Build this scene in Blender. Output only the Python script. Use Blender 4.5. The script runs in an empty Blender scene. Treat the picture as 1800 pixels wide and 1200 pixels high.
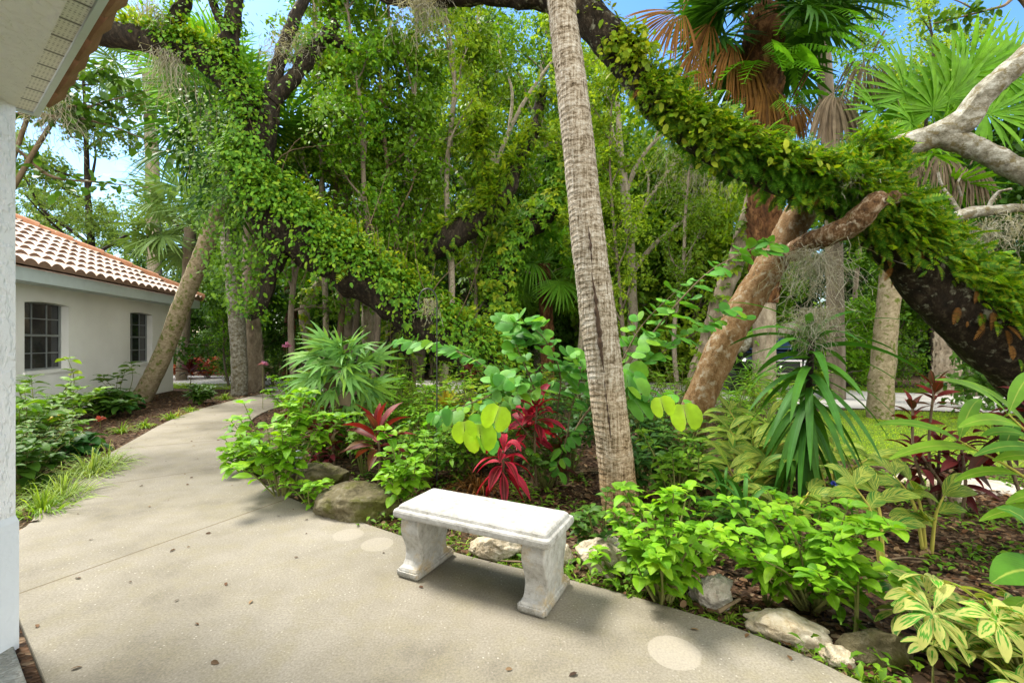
import bpy, bmesh, math, random
import numpy as np
from mathutils import Vector, Matrix
rng = np.random.default_rng(11)
random.seed(11)
SC = bpy.context.scene
COL = SC.collection
FPX, CAMH = 800.0, 1.42
PI = math.pi

def P(px, py, d):
    "a point at real distance d straight ahead, seen in direction (px,py) from the tripod"
    return np.array([(px-900)*d/FPX, d, CAMH-(py-600)*d/FPX])
def G(px, py, z=0.0):
    d = FPX*(CAMH-z)/(py-600)
    return np.array([(px-900)*d/FPX, d, z])

# ------------------------------------------------------------------ mesh builder
def nrm(a):
    a = np.asarray(a, float)
    return a/np.maximum(np.linalg.norm(a, axis=-1, keepdims=True), 1e-9)

class MB:
    def __init__(s):
        s.v=[]; s.f=[]; s.uv=[]; s.n=0
    def add(s, v, faces, uv=None, mat=0, smooth=True):
        v = np.asarray(v, float).reshape(-1,3)
        if uv is None: uv = np.zeros((len(v),2))
        for fa in faces:
            fa = np.asarray(fa, int)
            if len(fa): s.f.append((fa+s.n, mat, smooth))
        s.v.append(v); s.uv.append(np.asarray(uv,float).reshape(-1,2)); s.n += len(v)
    def mesh(s, name, mats):
        me = bpy.data.meshes.new(name)
        v = np.concatenate(s.v); uv = np.concatenate(s.uv)
        tot = [f.shape[1] for f,_,_ in s.f]
        loops = np.concatenate([f.ravel() for f,_,_ in s.f])
        sizes = np.concatenate([np.full(len(f), f.shape[1]) for f,_,_ in s.f])
        mi = np.concatenate([np.full(len(f), m) for f,m,_ in s.f])
        sm = np.concatenate([np.full(len(f), q) for f,_,q in s.f])
        me.vertices.add(len(v)); me.vertices.foreach_set('co', v.astype(np.float32).ravel())
        me.loops.add(len(loops)); me.loops.foreach_set('vertex_index', loops.astype(np.int32))
        me.polygons.add(len(sizes))
        st = np.concatenate([[0], np.cumsum(sizes)[:-1]])
        me.polygons.foreach_set('loop_start', st.astype(np.int32))
        me.polygons.foreach_set('material_index', mi.astype(np.int32))
        me.polygons.foreach_set('use_smooth', sm.astype(bool))
        ul = me.uv_layers.new(name='UVMap')
        ul.data.foreach_set('uv', uv[loops].astype(np.float32).ravel())
        me.update(calc_edges=True)
        for m in (mats if isinstance(mats,(list,tuple)) else [mats]): me.materials.append(m)
        return me
    def obj(s, name, mats, parent=None):
        return link(name, s.mesh(name, mats), parent)

def link(name, me, parent=None):
    o = bpy.data.objects.new(name, me); COL.objects.link(o)
    if parent is not None: o.parent = parent
    return o
def thing(name, label, cat, loc=(0,0,0), group=None, rz=0, sc=1):
    o = bpy.data.objects.new(name, None); COL.objects.link(o)
    o.location = tuple(loc); o.rotation_euler = (0,0,rz); o.scale = (sc,)*3 if np.isscalar(sc) else sc
    o.empty_display_size = .1
    return tag(o, label, cat, group)
def tag(o, label, cat, group=None):
    o['label']=label; o['category']=cat
    if group: o['group']=group
    return o
def kind(o, k): o['kind']=k; return o
def setmat(o, m, slot=0):
    o.material_slots[slot].link='OBJECT'; o.material_slots[slot].material=m

# ------------------------------------------------------------------ geometry generators
def catmull(p, m):
    p = np.asarray(p, float); n=len(p)
    q = np.vstack([2*p[0]-p[1], p, 2*p[-1]-p[-2]])
    t = np.linspace(0, n-1-1e-6, m); i=t.astype(int); u=(t-i)[:,None]
    a,b,c,d = q[i],q[i+1],q[i+2],q[i+3]
    return .5*((2*b)+(c-a)*u+(2*a-5*b+4*c-d)*u**2+(3*b-a-3*c+d)*u**3)
def frames(c):
    T = nrm(np.gradient(c, axis=0))
    x = np.cross(T[0], [0.3,.2,1.]); 
    if np.linalg.norm(x)<1e-3: x=np.array([1.,0,0])
    X=[nrm(x)]
    for k in range(1,len(c)):
        v = X[-1]-T[k]*np.dot(X[-1],T[k]); X.append(nrm(v))
    X=np.array(X); return T, X, np.cross(T,X)
def lump(p, s=1.0, seed=0.):
    p=np.asarray(p)*s+seed
    return (np.sin(p[...,0]*1.7+1.3*np.sin(p[...,1]*1.1+.7))+np.sin(p[...,1]*2.3+1.1*np.sin(p[...,2]*1.9))+np.sin(p[...,2]*1.5+1.7*np.sin(p[...,0]*1.3)))/3
def tube(mb, pts, rad, n=10, m=None, rough=0., rs=3., mat=0, cap=True, lin=False, ring=0.):
    pts=np.asarray(pts,float); rad=np.asarray(rad,float)*np.ones(len(pts))
    if m is None: m=max(2,len(pts)*4)
    if lin: c=pts; R=rad; m=len(pts)
    else:
        c=catmull(pts,m); R=np.interp(np.linspace(0,1,m), np.linspace(0,1,len(rad)), rad)
    T,X,Y=frames(c)
    a=np.linspace(0,2*PI,n+1)
    nn=np.cos(a)[None,:,None]*X[:,None]+np.sin(a)[None,:,None]*Y[:,None]
    v=c[:,None]+nn*R[:,None,None]
    if rough:
        k=lump(v,rs/max(R.max(),.05),7.3)*rough+lump(v,rs*2.7/max(R.max(),.05),2.1)*rough*.5
        k[:,-1]=k[:,0]
        v=v+nn*(R[:,None]*k)[...,None]
    if ring:
        sl=np.concatenate([[0],np.cumsum(np.linalg.norm(np.diff(c,axis=0),axis=1))]); aa=np.broadcast_to(a[None],v.shape[:2])
        ph=sl[:,None]/.046+.35*np.sin(aa*2+sl[:,None]*3)+.3*np.sin(aa+sl[:,None]*7.)+.2*np.sin(aa*5+1.); v=v-nn*(ring*(ph%1.)*(.55+.45*np.sin(ph*.7)**2))[...,None]
    s=np.concatenate([[0],np.cumsum(np.linalg.norm(np.diff(c,axis=0),axis=1))])
    uv=np.stack(np.broadcast_arrays(np.linspace(0,1,n+1)[None],s[:,None]),-1)
    i=np.arange(m-1)[:,None]*(n+1)+np.arange(n)[None]
    f=np.stack([i,i+1,i+n+2,i+n+1],-1).reshape(-1,4)
    mb.add(v,[f],uv,mat)
    if cap:
        for k in (0,m-1):
            ring=v[k,:n]; cc=c[k]+T[k]*(R[k]*.25*(1 if k else -1))
            vv=np.vstack([ring,cc]); j=np.arange(n)
            ff=np.stack([j,(j+1)%n,np.full(n,n)],-1)
            if k==0: ff=ff[:,::-1]
            mb.add(vv,[ff],np.tile(uv[k,0],(n+1,1)),mat)
    return c,R
def prof_strap(t): return np.minimum(1,.55+t*3)*np.clip(1-t**3.5,0.02,1)
def prof_lance(t): return np.sin(PI*np.clip(t,0.015,.985)**.8)**.9
def prof_oval(t): return np.sin(PI*np.clip(t,.02,.985)**.72)**.75
def prof_grass(t): return np.clip(1-t**1.6,.04,1)
def prof_ginger(t): return np.sin(PI*np.clip(t,.02,.985)**.85)**.7
def blades(mb, base, d, L, w, droop=.5, nseg=5, prof=prof_lance, fold=.25, mat=0, up=None, petiole=0., wave=0.):
    base=np.asarray(base,float).reshape(-1,3); N=len(base)
    d=nrm(np.broadcast_to(np.asarray(d,float),(N,3)))
    L=np.broadcast_to(np.asarray(L,float),(N,)); w=np.broadcast_to(np.asarray(w,float),(N,)); droop=np.broadcast_to(np.asarray(droop,float),(N,))
    t=np.linspace(0,1,nseg+1)
    if up is None: up=np.array([0,0,1.])+rng.normal(0,.25,(N,3))
    up=np.broadcast_to(np.asarray(up,float),(N,3))
    p=base.copy(); V=[]; 
    if petiole: p=p+d*(L*petiole)[:,None]
    for k in range(nseg+1):
        dk=nrm(d+np.array([0,0,-1.])*(droop*(t[k])*1.6)[:,None])
        if k: p=p+dk*(L/nseg)[:,None]
        r=nrm(np.cross(dk,up)); n=np.cross(r,dk)
        ww=(w*prof(t[k]))[:,None]
        z=fold*ww
        wv=(wave*np.sin(t[k]*9+np.arange(N)*1.7))[:,None]*ww
        V.append(np.stack([p-r*ww+n*(z+wv),p,p+r*ww+n*(z-wv)],1))
    V=np.stack(V,1)  # N,nseg+1,3,3
    uv=np.zeros((N,nseg+1,3,2)); uv[...,0]=np.array([0,.5,1])[None,None]; uv[...,1]=t[None,:,None]
    nv=(nseg+1)*3
    i=np.arange(nseg)[:,None]*3+np.arange(2)[None]
    f=np.stack([i,i+1,i+4,i+3],-1).reshape(-1,4)
    F=(np.arange(N)[:,None,None]*nv+f[None]).reshape(-1,4)
    mb.add(V,[F],uv,mat)
    if petiole:
        q=base; e=base+d*(L*petiole)[:,None]; r=nrm(np.cross(d,up))*.004
        vv=np.stack([q-r,q+r,e+r,e-r],1); mb.add(vv,[np.arange(N)[:,None]*4+np.arange(4)[None]],None,mat)
# templates: (verts, [faces], uv); x right, y forward, z up
def tmpl(mb): return (np.concatenate(mb.v), [f for f,_,_ in mb.f], np.concatenate(mb.uv))
def scat(mb, T, pos, fwd, up, scale, mat=0, smooth=True):
    v,fs,uv=T; pos=np.asarray(pos,float).reshape(-1,3); N=len(pos)
    fwd=nrm(np.broadcast_to(fwd,(N,3))); r=nrm(np.cross(fwd,np.broadcast_to(up,(N,3)))); u=np.cross(r,fwd)
    sc=np.broadcast_to(np.asarray(scale,float),(N,))[:,None,None]
    W=pos[:,None]+sc*(v[None,:,0:1]*r[:,None]+v[None,:,1:2]*fwd[:,None]+v[None,:,2:3]*u[:,None])
    F=[(np.arange(N)[:,None,None]*len(v)+f[None]).reshape(-1,f.shape[1]) for f in fs]
    mb.add(W,F,np.tile(uv,(N,1)),mat,smooth)
def T_simple(w=.3):
    v=np.array([[0,0,0],[-w,.42,.09],[0,1,-.08],[w,.42,.09]])
    return v,[np.array([[0,2,1],[0,3,2]])],np.array([[.5,0],[0,.4],[.5,1],[1,.4]])
def T_hex(w=.3):
    v=np.array([[0,0,0],[-w*.8,.25,.07],[-w*.85,.65,.05],[0,1,-.1],[w*.85,.65,.05],[w*.8,.25,.07],[0,.5,0]])
    return v,[np.array([[0,6,2,1],[6,3,2,2],[0,5,4,6],[6,4,3,3]])[[0,2]],np.array([[6,3,2],[6,4,3]])],np.array([[.5,0],[0,.25],[0,.65],[.5,1],[1,.65],[1,.25],[.5,.5]])
def T_creeper():
    mb=MB(); v,f,uv=T_hex(.27)
    for a,s in ((0,1),(.85,.85),(-.85,.85),(1.7,.62),(-1.7,.62)):
        c,q=math.cos(a),math.sin(a)
        w=v.copy()*s; w[:,2]-=.25*w[:,1]**2
        w=np.stack([w[:,0]*c+w[:,1]*q,-w[:,0]*q+w[:,1]*c,w[:,2]],1)
        mb.add(w+[0,.06,0],f,uv)
    return tmpl(mb)
def T_bilobed(fold=.16,curl=.10):
    mb=MB()
    for s in (-1,1):
        o=np.array([[0,0],[.25,-.05],[.48,.10],[.60,.36],[.58,.64],[.44,.88],[.26,.98],[.12,.9],[.02,.66]])
        v=np.array([[s*x,y,fold*x-curl*y*y-.25*curl*x*x] for x,y in o])
        c=np.array([[s*.26,.42,.26*fold+.05-curl*.17]])
        k=len(v); j=np.arange(k); f=np.stack([np.full(k,k),j,(j+1)%k],1)
        if s<0: f=f[:,::-1]
        mb.add(np.vstack([v,c]),[f],np.array([[.5+s*.4*x,y] for x,y in o]+[[.5+s*.1,.4]]))
    return tmpl(mb)
def T_fern(n=12, wl=.24, pw=.042, arch=.5):
    mb=MB(); t=np.linspace(0,1,n+1)
    z=lambda t: arch*(.55*t-.95*t*t)
    for k in range(1,n+1):
        tt=t[k]; L=wl*math.sin(PI*min(.97,(.12+tt*.86)))**.7
        for s in (-1,1):
            a=np.array([0,tt,z(tt)]); b=np.array([s*L,tt+L*.32,z(tt)-L*.25]); m=(a+b)/2
            q=np.array([0,pw,0.01])
            mb.add([a-q*.8,m-q,b,m+q,a+q*.8],[np.array([[0,1,2,3]]),np.array([[0,3,4]])],[[.5,tt],[.2,tt],[0,tt],[.2,tt],[.5,tt]])
    r=.008
    for k in range(n):
        a,b=t[k],t[k+1]
        mb.add([[-r,a,z(a)],[r,a,z(a)],[r,b,z(b)],[-r,b,z(b)]],[np.array([[0,1,2,3]])],[[.5,a]]*4)
    return tmpl(mb)
def T_fan(nseg=32, L=.95, pet=.9, span=125, droop=.35, split=.45, seed=0, curl=0.):
    r=np.random.default_rng(seed); mb=MB()
    a=np.linspace(-span,span,nseg)*PI/180+r.normal(0,.02,nseg)
    l=L*(1-.30*(np.abs(a)/(span*PI/180))**2)*r.uniform(.88,1.08,nseg)
    base=np.tile([0,pet,0],(nseg,1)); base[:,1]+=.16*np.cos(a/2)-.1
    d=np.stack([np.sin(a),np.cos(a),.18*np.cos(a)+r.normal(0,.06,nseg)-curl*np.abs(np.sin(a))],1)
    wid=.95*L*split*np.sin((2*span*PI/180)/nseg/2)*1.25
    dr=droop*r.uniform(.6,1.5,nseg)
    def pr(t): return np.where(t<split,.12+.88*t/split,np.clip((1-t)/(1-split),.03,1)**.75)
    blades(mb,base,d,l,wid,dr,6,pr,.35,up=np.array([0,0,1.]))
    # petiole
    p=np.stack([np.zeros(6),np.linspace(0,pet+.06,6),-.10*np.linspace(0,1,6)**2+.10*np.linspace(0,1,6)],1)
    tube(mb,p,[.022,.018,.014,.012,.011,.008],5,6,lin=False,cap=False)
    return tmpl(mb)
def T_antler(seed=0):
    r=np.random.default_rng(seed); mb=MB()
    base=[];d=[];L=[];w=[]
    blades(mb,[[0,0,0]],[0,1,.35],.55,.062,.5,6,lambda t:.25+t*1.2,.15,up=[0,0,1.])
    e=np.array([0,.52,.08])
    for a,l in ((-.9,.28),(-.45,.4),(0,.36),(.4,.42),(.95,.3)):
        blades(mb,[e],[math.sin(a),math.cos(a),-.1],l,.046,.6,5,lambda t:np.clip(1.05-t,.05,1),.2,up=[0,0,1.])
    for a,l in ((-.6,.2),(.7,.2)):
        blades(mb,[e*.7],[math.sin(a),math.cos(a),.1],l,.036,.6,4,lambda t:np.clip(1.05-t,.05,1),.2,up=[0,0,1.])
    return tmpl(mb)
def box(mb, lo, hi, mat=0, smooth=False):
    (x0,y0,z0),(x1,y1,z1)=lo,hi
    v=[[x0,y0,z0],[x1,y0,z0],[x1,y1,z0],[x0,y1,z0],[x0,y0,z1],[x1,y0,z1],[x1,y1,z1],[x0,y1,z1]]
    mb.add(v,[np.array([[0,3,2,1],[4,5,6,7],[0,1,5,4],[1,2,6,5],[2,3,7,6],[3,0,4,7]])],None,mat,smooth)
def prism(mb, poly, z0, z1, mat=0, M=None):
    poly=np.asarray(poly,float); n=len(poly)
    v=np.vstack([np.c_[poly,np.full(n,z0)],np.c_[poly,np.full(n,z1)]])
    if M is not None: v=v@M[:3,:3].T+M[:3,3]
    j=np.arange(n)
    mb.add(v,[np.stack([j,(j+1)%n,(j+1)%n+n,j+n],1),np.arange(n)[None,::-1],np.arange(n)[None]+n],None,mat,False)
def rodrigues(axis,a):
    return np.array(Matrix.Rotation(a,3,Vector(axis)))
def unit_rand(n): return nrm(rng.normal(0,1,(n,3)))
def resample(pts,m): return catmull(pts,m)
def path_px(rows):  # (px,py,d,halfwidth px)
    a=np.array([P(x,y,d) for x,y,d,_ in rows]); r=np.array([h*d/FPX/math.sqrt(1+.6*((x-900)/FPX)**2) for x,_,d,h in rows]); return a,r
def clothe(mb,c,R,T,n,scale,spread=1.3,out=.5,droop=.35,mat=0,off=1.0,trange=(0,1),jit=.0,upb=.4,bias=0.,patch=-.38,pf=2.6,face=.25,clus=1,cs=.05):
    n0_=n; n=max(2,n//clus); m=len(c); t=rng.uniform(trange[0],trange[1],n)*(m-1)
    i=np.clip(t.astype(int),0,m-2); u=(t-i)[:,None]
    p=c[i]*(1-u)+c[i+1]*u; tan=nrm(c[i+1]-c[i]); r=R[i]*(1-u[:,0])+R[i+1]*u[:,0]
    n0=nrm(np.array([0,-face,1.])-tan*(tan@np.array([0,-face,1.]))[:,None]); b=np.cross(tan,n0)
    phi=np.clip(rng.normal(bias,spread*.62,n),-PI,PI)
    nn=n0*np.cos(phi)[:,None]+b*np.sin(phi)[:,None]
    pos=p+nn*(r*off*rng.uniform(.85,1.05,n)+rng.uniform(0,1,n)*jit)[:,None]
    if clus>1: pos=np.repeat(pos,clus,0)+rng.normal(0,cs,(n*clus,3)); nn=np.repeat(nn,clus,0); n=n*clus
    if patch is not None:      # clumps with bare bark between them
        q=lump(pos,pf,1.9)+.35*lump(pos,pf*3.1,5.)>patch; pos=pos[q]; nn=nn[q]; n=len(pos)
    fwd=nn*out+unit_rand(n)*.55+np.array([0,0,-droop])
    upv=nn+unit_rand(n)*.3+np.array([0,-.1,upb])
    scat(mb,T,pos,fwd,upv,scale*rng.uniform(.45,1.35,n),mat)
def moss(mb,tops,n,L,spread=.12,w=.0035,mat=0,seg=9,curl=.5):
    tops=np.asarray(tops,float).reshape(-1,3)
    k=rng.integers(0,len(tops),n); p=tops[k]+rng.normal(0,spread,(n,3))*[1,1,.4]
    l=L*rng.uniform(.3,1.,n)/seg
    d=nrm(rng.normal(0,.6,(n,3))+[0,0,-.8]); V=[]
    r=nrm(np.cross(d,unit_rand(n)))
    for s in range(seg+1):
        V.append(np.stack([p-r*w,p+r*w],1))
        d=nrm(d+rng.normal(0,curl,(n,3))+[0,0,-.35]); p=p+d*l[:,None]
        r=nrm(r+rng.normal(0,.4,(n,3)))
    V=np.stack(V,1); nv=(seg+1)*2; i=np.arange(seg)*2
    f=np.stack([i,i+1,i+3,i+2],-1)
    mb.add(V,[(np.arange(n)[:,None,None]*nv+f[None]).reshape(-1,4)],None,mat)

# ------------------------------------------------------------------ materials
class NT:
    def __init__(s,name):
        s.m=bpy.data.materials.new(name); s.m.use_nodes=True; s.t=s.m.node_tree; s.t.nodes.clear()
        s.out=s.n('ShaderNodeOutputMaterial')
    def n(s,ty,**kw):
        x=s.t.nodes.new(ty)
        for k,v in kw.items():
            if k in x.inputs.keys(): s.i(x,k,v)
            else: setattr(x,k,v)
        return x
    def i(s,node,k,v):
        if isinstance(v,tuple) and len(v)==2 and hasattr(v[0],'outputs'): s.t.links.new(v[0].outputs[v[1]],node.inputs[k])
        elif hasattr(v,'outputs'): s.t.links.new(v.outputs[0],node.inputs[k])
        else:
            if isinstance(v,(tuple,list)) and len(v)==3 and node.inputs[k].type=='RGBA': v=tuple(v)+(1,)
            node.inputs[k].default_value=v
    def math(s,op,a,b=0.,c=None):
        x=s.t.nodes.new('ShaderNodeMath'); x.operation=op
        s.i(x,0,a); s.i(x,1,b)
        if c is not None: s.i(x,2,c)
        return x
    def mix(s,f,a,b,mode='MIX'):
        x=s.t.nodes.new('ShaderNodeMixRGB'); x.blend_type=mode; s.i(x,0,f); s.i(x,1,a); s.i(x,2,b); return x
    def ramp(s,f,stops,interp='LINEAR'):
        x=s.t.nodes.new('ShaderNodeValToRGB'); x.color_ramp.interpolation=interp; e=x.color_ramp.elements
        while len(e)<len(stops): e.new(.5)
        for k,(p,c) in enumerate(stops):
            e[k].position=p; e[k].color=(c,c,c,1) if np.isscalar(c) else tuple(c)+(1,)
        s.i(x,0,f); return x
    def coord(s,which='Object',scale=None):
        tc=s.n('ShaderNodeTexCoord')
        if scale is None: return (tc,which)
        mp=s.n('ShaderNodeMapping'); s.i(mp,'Vector',(tc,which)); mp.inputs['Scale'].default_value=(scale,)*3 if np.isscalar(scale) else scale
        return mp
    def noise(s,vec,scale,detail=4,rough=.55):
        x=s.n('ShaderNodeTexNoise'); s.i(x,'Vector',vec); x.inputs['Scale'].default_value=scale; x.inputs['Detail'].default_value=detail; x.inputs['Roughness'].default_value=rough; return x
    def bsdf(s,col,rough=.6,bump=None,bs=.3,bd=.02,spec=.5,metal=0.):
        b=s.n('ShaderNodeBsdfPrincipled'); s.i(b,'Base Color',col); s.i(b,'Roughness',rough); b.inputs['Metallic'].default_value=metal
        b.inputs['Specular IOR Level'].default_value=spec
        if bump is not None:
            k=s.n('ShaderNodeBump'); k.inputs['Strength'].default_value=bs; k.inputs['Distance'].default_value=bd; s.i(k,'Height',bump); s.i(b,'Normal',k)
        s.i(s.out,'Surface',b); return b

def leaf_mat(name, cols, rough=.42, trans=.35, rib=None, pattern=None, tcol=None, spec=.22, clump=.0):
    """cols: leaf colours, one picked per leaf"""
    m=NT(name); g=m.n('ShaderNodeNewGeometry')
    cols=[(r*1.42,gg*1.26,b*.7) if gg>r else (r,gg,b) for r,gg,b in cols]
    n=len(cols)
    c=m.ramp((g,'Random Per Island'),[(k/max(1,n-1),cols[k]) for k in range(n)])
    col=c
    uvn=m.n('ShaderNodeTexCoord'); sx=m.n('ShaderNodeSeparateXYZ'); m.i(sx,0,(uvn,'UV'))
    a=m.math('ABSOLUTE',m.math('SUBTRACT',(sx,0),.5))
    if pattern=='ginger':     # creamy stripes along the side veins
        nz=m.noise((uvn,'UV'),3.0,3); 
        nz2=m.n('ShaderNodeCombineXYZ'); m.i(nz2,0,m.math('MULTIPLY',a,1.2)); 
        ph=m.math('SUBTRACT',m.math('MULTIPLY',(sx,1),8.),m.math('MULTIPLY',a,6.5))
        m.i(nz2,1,m.math('MULTIPLY',ph,2.2)); m.i(nz2,2,m.math('MULTIPLY',(g,'Random Per Island'),50.))
        ns=m.noise(nz2,1.3,3)
        f=m.ramp(ns,[(.46,0.),(.53,1.)])
        col=m.mix(f,c,m.mix((g,'Random Per Island'),(.40,.44,.07),(.28,.34,.04)))
    if pattern=='cream':      # green centre, cream outside, patchy
        cb=m.n('ShaderNodeCombineXYZ'); m.i(cb,0,m.math('MULTIPLY',a,5.)); m.i(cb,1,m.math('MULTIPLY',(sx,1),2.)); m.i(cb,2,m.math('MULTIPLY',(g,'Random Per Island'),60.))
        f=m.ramp(m.noise(cb,1.0,2),[(.41,0.),(.48,1.)])
        col=m.mix(f,c,(.44,.45,.12))
    if pattern=='edge':       # pale leaf margins
        f=m.ramp(a,[(.36,0.),(.44,1.)]); col=m.mix(f,c,(.5,.55,.3))
    if pattern=='pink':       # pink margins
        f=m.ramp(a,[(.22,0.),(.45,1.)]); col=m.mix(m.math('MULTIPLY',f,.8),c,(.55,.02,.06))
    if rib is not None:
        f=m.ramp(a,[(.0,1.),(.055,0.)]); col=m.mix(m.math('MULTIPLY',f,.75),col,rib)
    nz=m.noise(m.coord('Object'),7.0,3)
    col=m.mix(1.0,col,m.ramp(nz,[(.3,.72),(.7,1.18)]),'MULTIPLY')
    vein=m.math('SINE',m.math('MULTIPLY',m.math('SUBTRACT',(sx,1),a),70.))
    b=m.bsdf(col,max(rough,.52),vein,.12,.004,spec)
    t=m.n('ShaderNodeBsdfTranslucent'); m.i(t,'Color',m.mix(1.0,col,tcol or (1.35,1.25,.5),'MULTIPLY'))
    mx=m.n('ShaderNodeMixShader'); mx.inputs[0].default_value=trans; m.i(mx,1,b); m.i(mx,2,t); m.i(m.out,'Surface',mx)
    return m.m
def bark_mat(name, stops, scale=6., bump=.6, stretch=(1,1,.35), lichen=None, lic=.55, bd=.03, rough=.85):
    m=NT(name); v=m.coord('Object',stretch)
    n1=m.noise(v,scale,8,.65); n2=m.noise(v,scale*4.5,5,.7)
    col=m.ramp(m.math('ADD',m.math('MULTIPLY',n1,.7),m.math('MULTIPLY',n2,.3)),stops)
    if lichen:
        q=m.noise(m.coord('Object'),scale*.8,6,.6); col=m.mix(m.ramp(q,[(lic,0.),(lic+.09,1.)]),col,lichen)
    m.bsdf(col,rough,m.math('ADD',n1,m.math('MULTIPLY',n2,.5)),bump,bd,.2)
    return m.m

M={}
def leafmats():
    L=leaf_mat
    M['lime']=L('lime_leaf',[(.13,.33,.02),(.10,.27,.02),(.19,.38,.03),(.06,.19,.015),(.15,.35,.02)],.45,.38,rib=(.25,.42,.08))
    M['mid']=L('mid_leaf',[(.05,.15,.016),(.085,.20,.02),(.12,.25,.025),(.04,.115,.015)],.42,.35)
    M['dark']=L('dark_leaf',[(.025,.08,.013),(.04,.11,.018),(.055,.14,.022),(.03,.085,.02)],.48,.3)
    M['deep']=L('deep_leaf',[(.012,.045,.010),(.02,.07,.014),(.03,.09,.018)],.4,.25)
    M['olive']=L('olive_leaf',[(.06,.15,.016),(.09,.20,.02),(.14,.25,.03),(.04,.10,.014)],.45,.42)
    M['sunny']=L('sunny_leaf',[(.11,.23,.025),(.16,.30,.03),(.24,.36,.04),(.07,.17,.02)],.45,.45)
    M['oakblue']=L('oak_leaf',[(.07,.15,.05),(.10,.19,.06),(.13,.22,.07),(.05,.11,.035)],.45,.38)
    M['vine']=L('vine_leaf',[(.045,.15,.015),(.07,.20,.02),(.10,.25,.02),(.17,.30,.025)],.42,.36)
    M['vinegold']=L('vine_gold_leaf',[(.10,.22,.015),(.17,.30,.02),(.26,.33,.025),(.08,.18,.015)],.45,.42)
    M['fern']=L('fern_leaf',[(.04,.14,.012),(.07,.19,.014),(.12,.25,.018),(.20,.26,.02),(.05,.15,.014),(.03,.10,.012)],.5,.42)
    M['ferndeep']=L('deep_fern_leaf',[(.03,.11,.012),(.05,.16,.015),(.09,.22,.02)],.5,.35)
    M['poly']=L('polypody_leaf',[(.10,.32,.03),(.14,.38,.04),(.08,.26,.03)],.4,.42)
    M['bauhinia']=L('bauhinia_leaf',[(.05,.20,.045),(.065,.24,.05),(.10,.29,.04),(.04,.16,.04),(.14,.32,.03)],.55,.38,rib=(.16,.35,.10))
    M['bauhinialime']=L('backlit_bauhinia_leaf',[(.20,.42,.02),(.26,.46,.025)],.45,.45,rib=(.35,.5,.08))  # lime tone carries the glow of sun through the leaf
    M['cordpink']=L('pink_ti_leaf',[(.32,.012,.03),(.42,.03,.06),(.22,.01,.02),(.10,.012,.012)],.35,.28,rib=(.5,.10,.10),pattern='pink',tcol=(1.3,.6,.6))
    M['cordred']=L('red_ti_leaf',[(.13,.022,.012),(.20,.02,.02),(.08,.022,.012),(.08,.06,.02),(.12,.05,.015)],.35,.28,rib=(.35,.04,.05),tcol=(1.4,.6,.5))
    M['corddark']=L('dark_ti_leaf',[(.05,.012,.012),(.08,.015,.014),(.13,.015,.015),(.035,.03,.014)],.32,.28,rib=(.16,.02,.02),tcol=(1.6,.5,.5))
    M['croton']=L('croton_leaf',[(.07,.012,.012),(.13,.012,.02),(.10,.05,.015),(.04,.07,.015)],.38,.3,tcol=(1.4,.6,.5))
    M['crotonorange']=L('orange_croton_leaf',[(.55,.10,.02),(.5,.05,.02),(.4,.16,.03),(.2,.02,.03)],.4,.35,tcol=(1.3,.8,.5))
    M['yucca']=L('dracaena_leaf',[(.026,.11,.018),(.035,.135,.02),(.05,.16,.022)],.38,.25,rib=(.06,.2,.05))
    M['ginger']=L('shell_ginger_leaf',[(.025,.12,.025),(.045,.17,.03)],.38,.36,rib=(.45,.5,.10),pattern='ginger')
    M['gingerlime']=L('lime_ginger_leaf',[(.08,.22,.02),(.13,.28,.025),(.05,.17,.02)],.4,.4,rib=(.42,.48,.08))
    M['scheff']=L('schefflera_leaf',[(.04,.19,.025),(.06,.24,.03)],.35,.32,pattern='cream')
    M['grassb']=L('grass_blade',[(.08,.2,.02),(.13,.26,.03),(.18,.3,.05),(.06,.15,.02)],.5,.38)
    M['liriope']=L('striped_grass',[(.12,.25,.04),(.2,.32,.08),(.08,.18,.03)],.45,.35,pattern='edge')
    M['lawn']=L('lawn_blade',[(.16,.32,.02),(.22,.38,.03),(.28,.38,.04)],.55,.35)
    M['hosta']=L('hosta_leaf',[(.02,.09,.03),(.03,.12,.03),(.035,.1,.035)],.3,.25,rib=(.05,.16,.05))
    M['edged']=L('edged_leaf',[(.05,.14,.04),(.07,.18,.05)],.4,.3,pattern='edge')
    M['fan']=L('palm_frond',[(.06,.19,.02),(.09,.24,.025)],.4,.35)
    M['fandark']=L('dark_palm_frond',[(.02,.08,.015),(.035,.11,.02)],.42,.28)
    M['fanlime']=L('lime_palm_frond',[(.08,.24,.02),(.12,.30,.025)],.4,.42)
    M['fanblue']=L('silvery_palm_frond',[(.08,.17,.08),(.12,.22,.1)],.4,.3)
    M['dead']=L('dead_frond',[(.17,.075,.014),(.23,.11,.022),(.10,.045,.011)],.7,.3,tcol=(1.3,1.,.6))
    M['deadgrey']=L('grey_dead_frond',[(.16,.12,.08),(.22,.17,.11),(.1,.07,.04)],.75,.25,tcol=(1.2,1.,.7))
    M['staghorn']=L('staghorn_leaf',[(.07,.2,.06),(.10,.25,.09),(.13,.28,.04)],.45,.3)
    M['brom']=L('bromeliad_leaf',[(.3,.26,.03),(.22,.25,.03),(.16,.08,.02)],.35,.35)
    M['litter']=L('fallen_leaf',[(.07,.03,.014),(.12,.055,.022),(.045,.02,.011),(.20,.11,.05),(.035,.02,.012),(.28,.18,.09),(.06,.035,.02)],.75,.12,tcol=(1.2,1.,.7))
    M['moss']=L('grey_moss',[(.26,.25,.19),(.34,.33,.26),(.18,.17,.13)],.8,.3)
    M['flower']=L('pink_petal',[(.6,.25,.42),(.5,.18,.35)],.5,.4)
    M['blue']=L('blue_petal',[(.03,.05,.6),(.05,.08,.7)],.5,.3)
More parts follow.
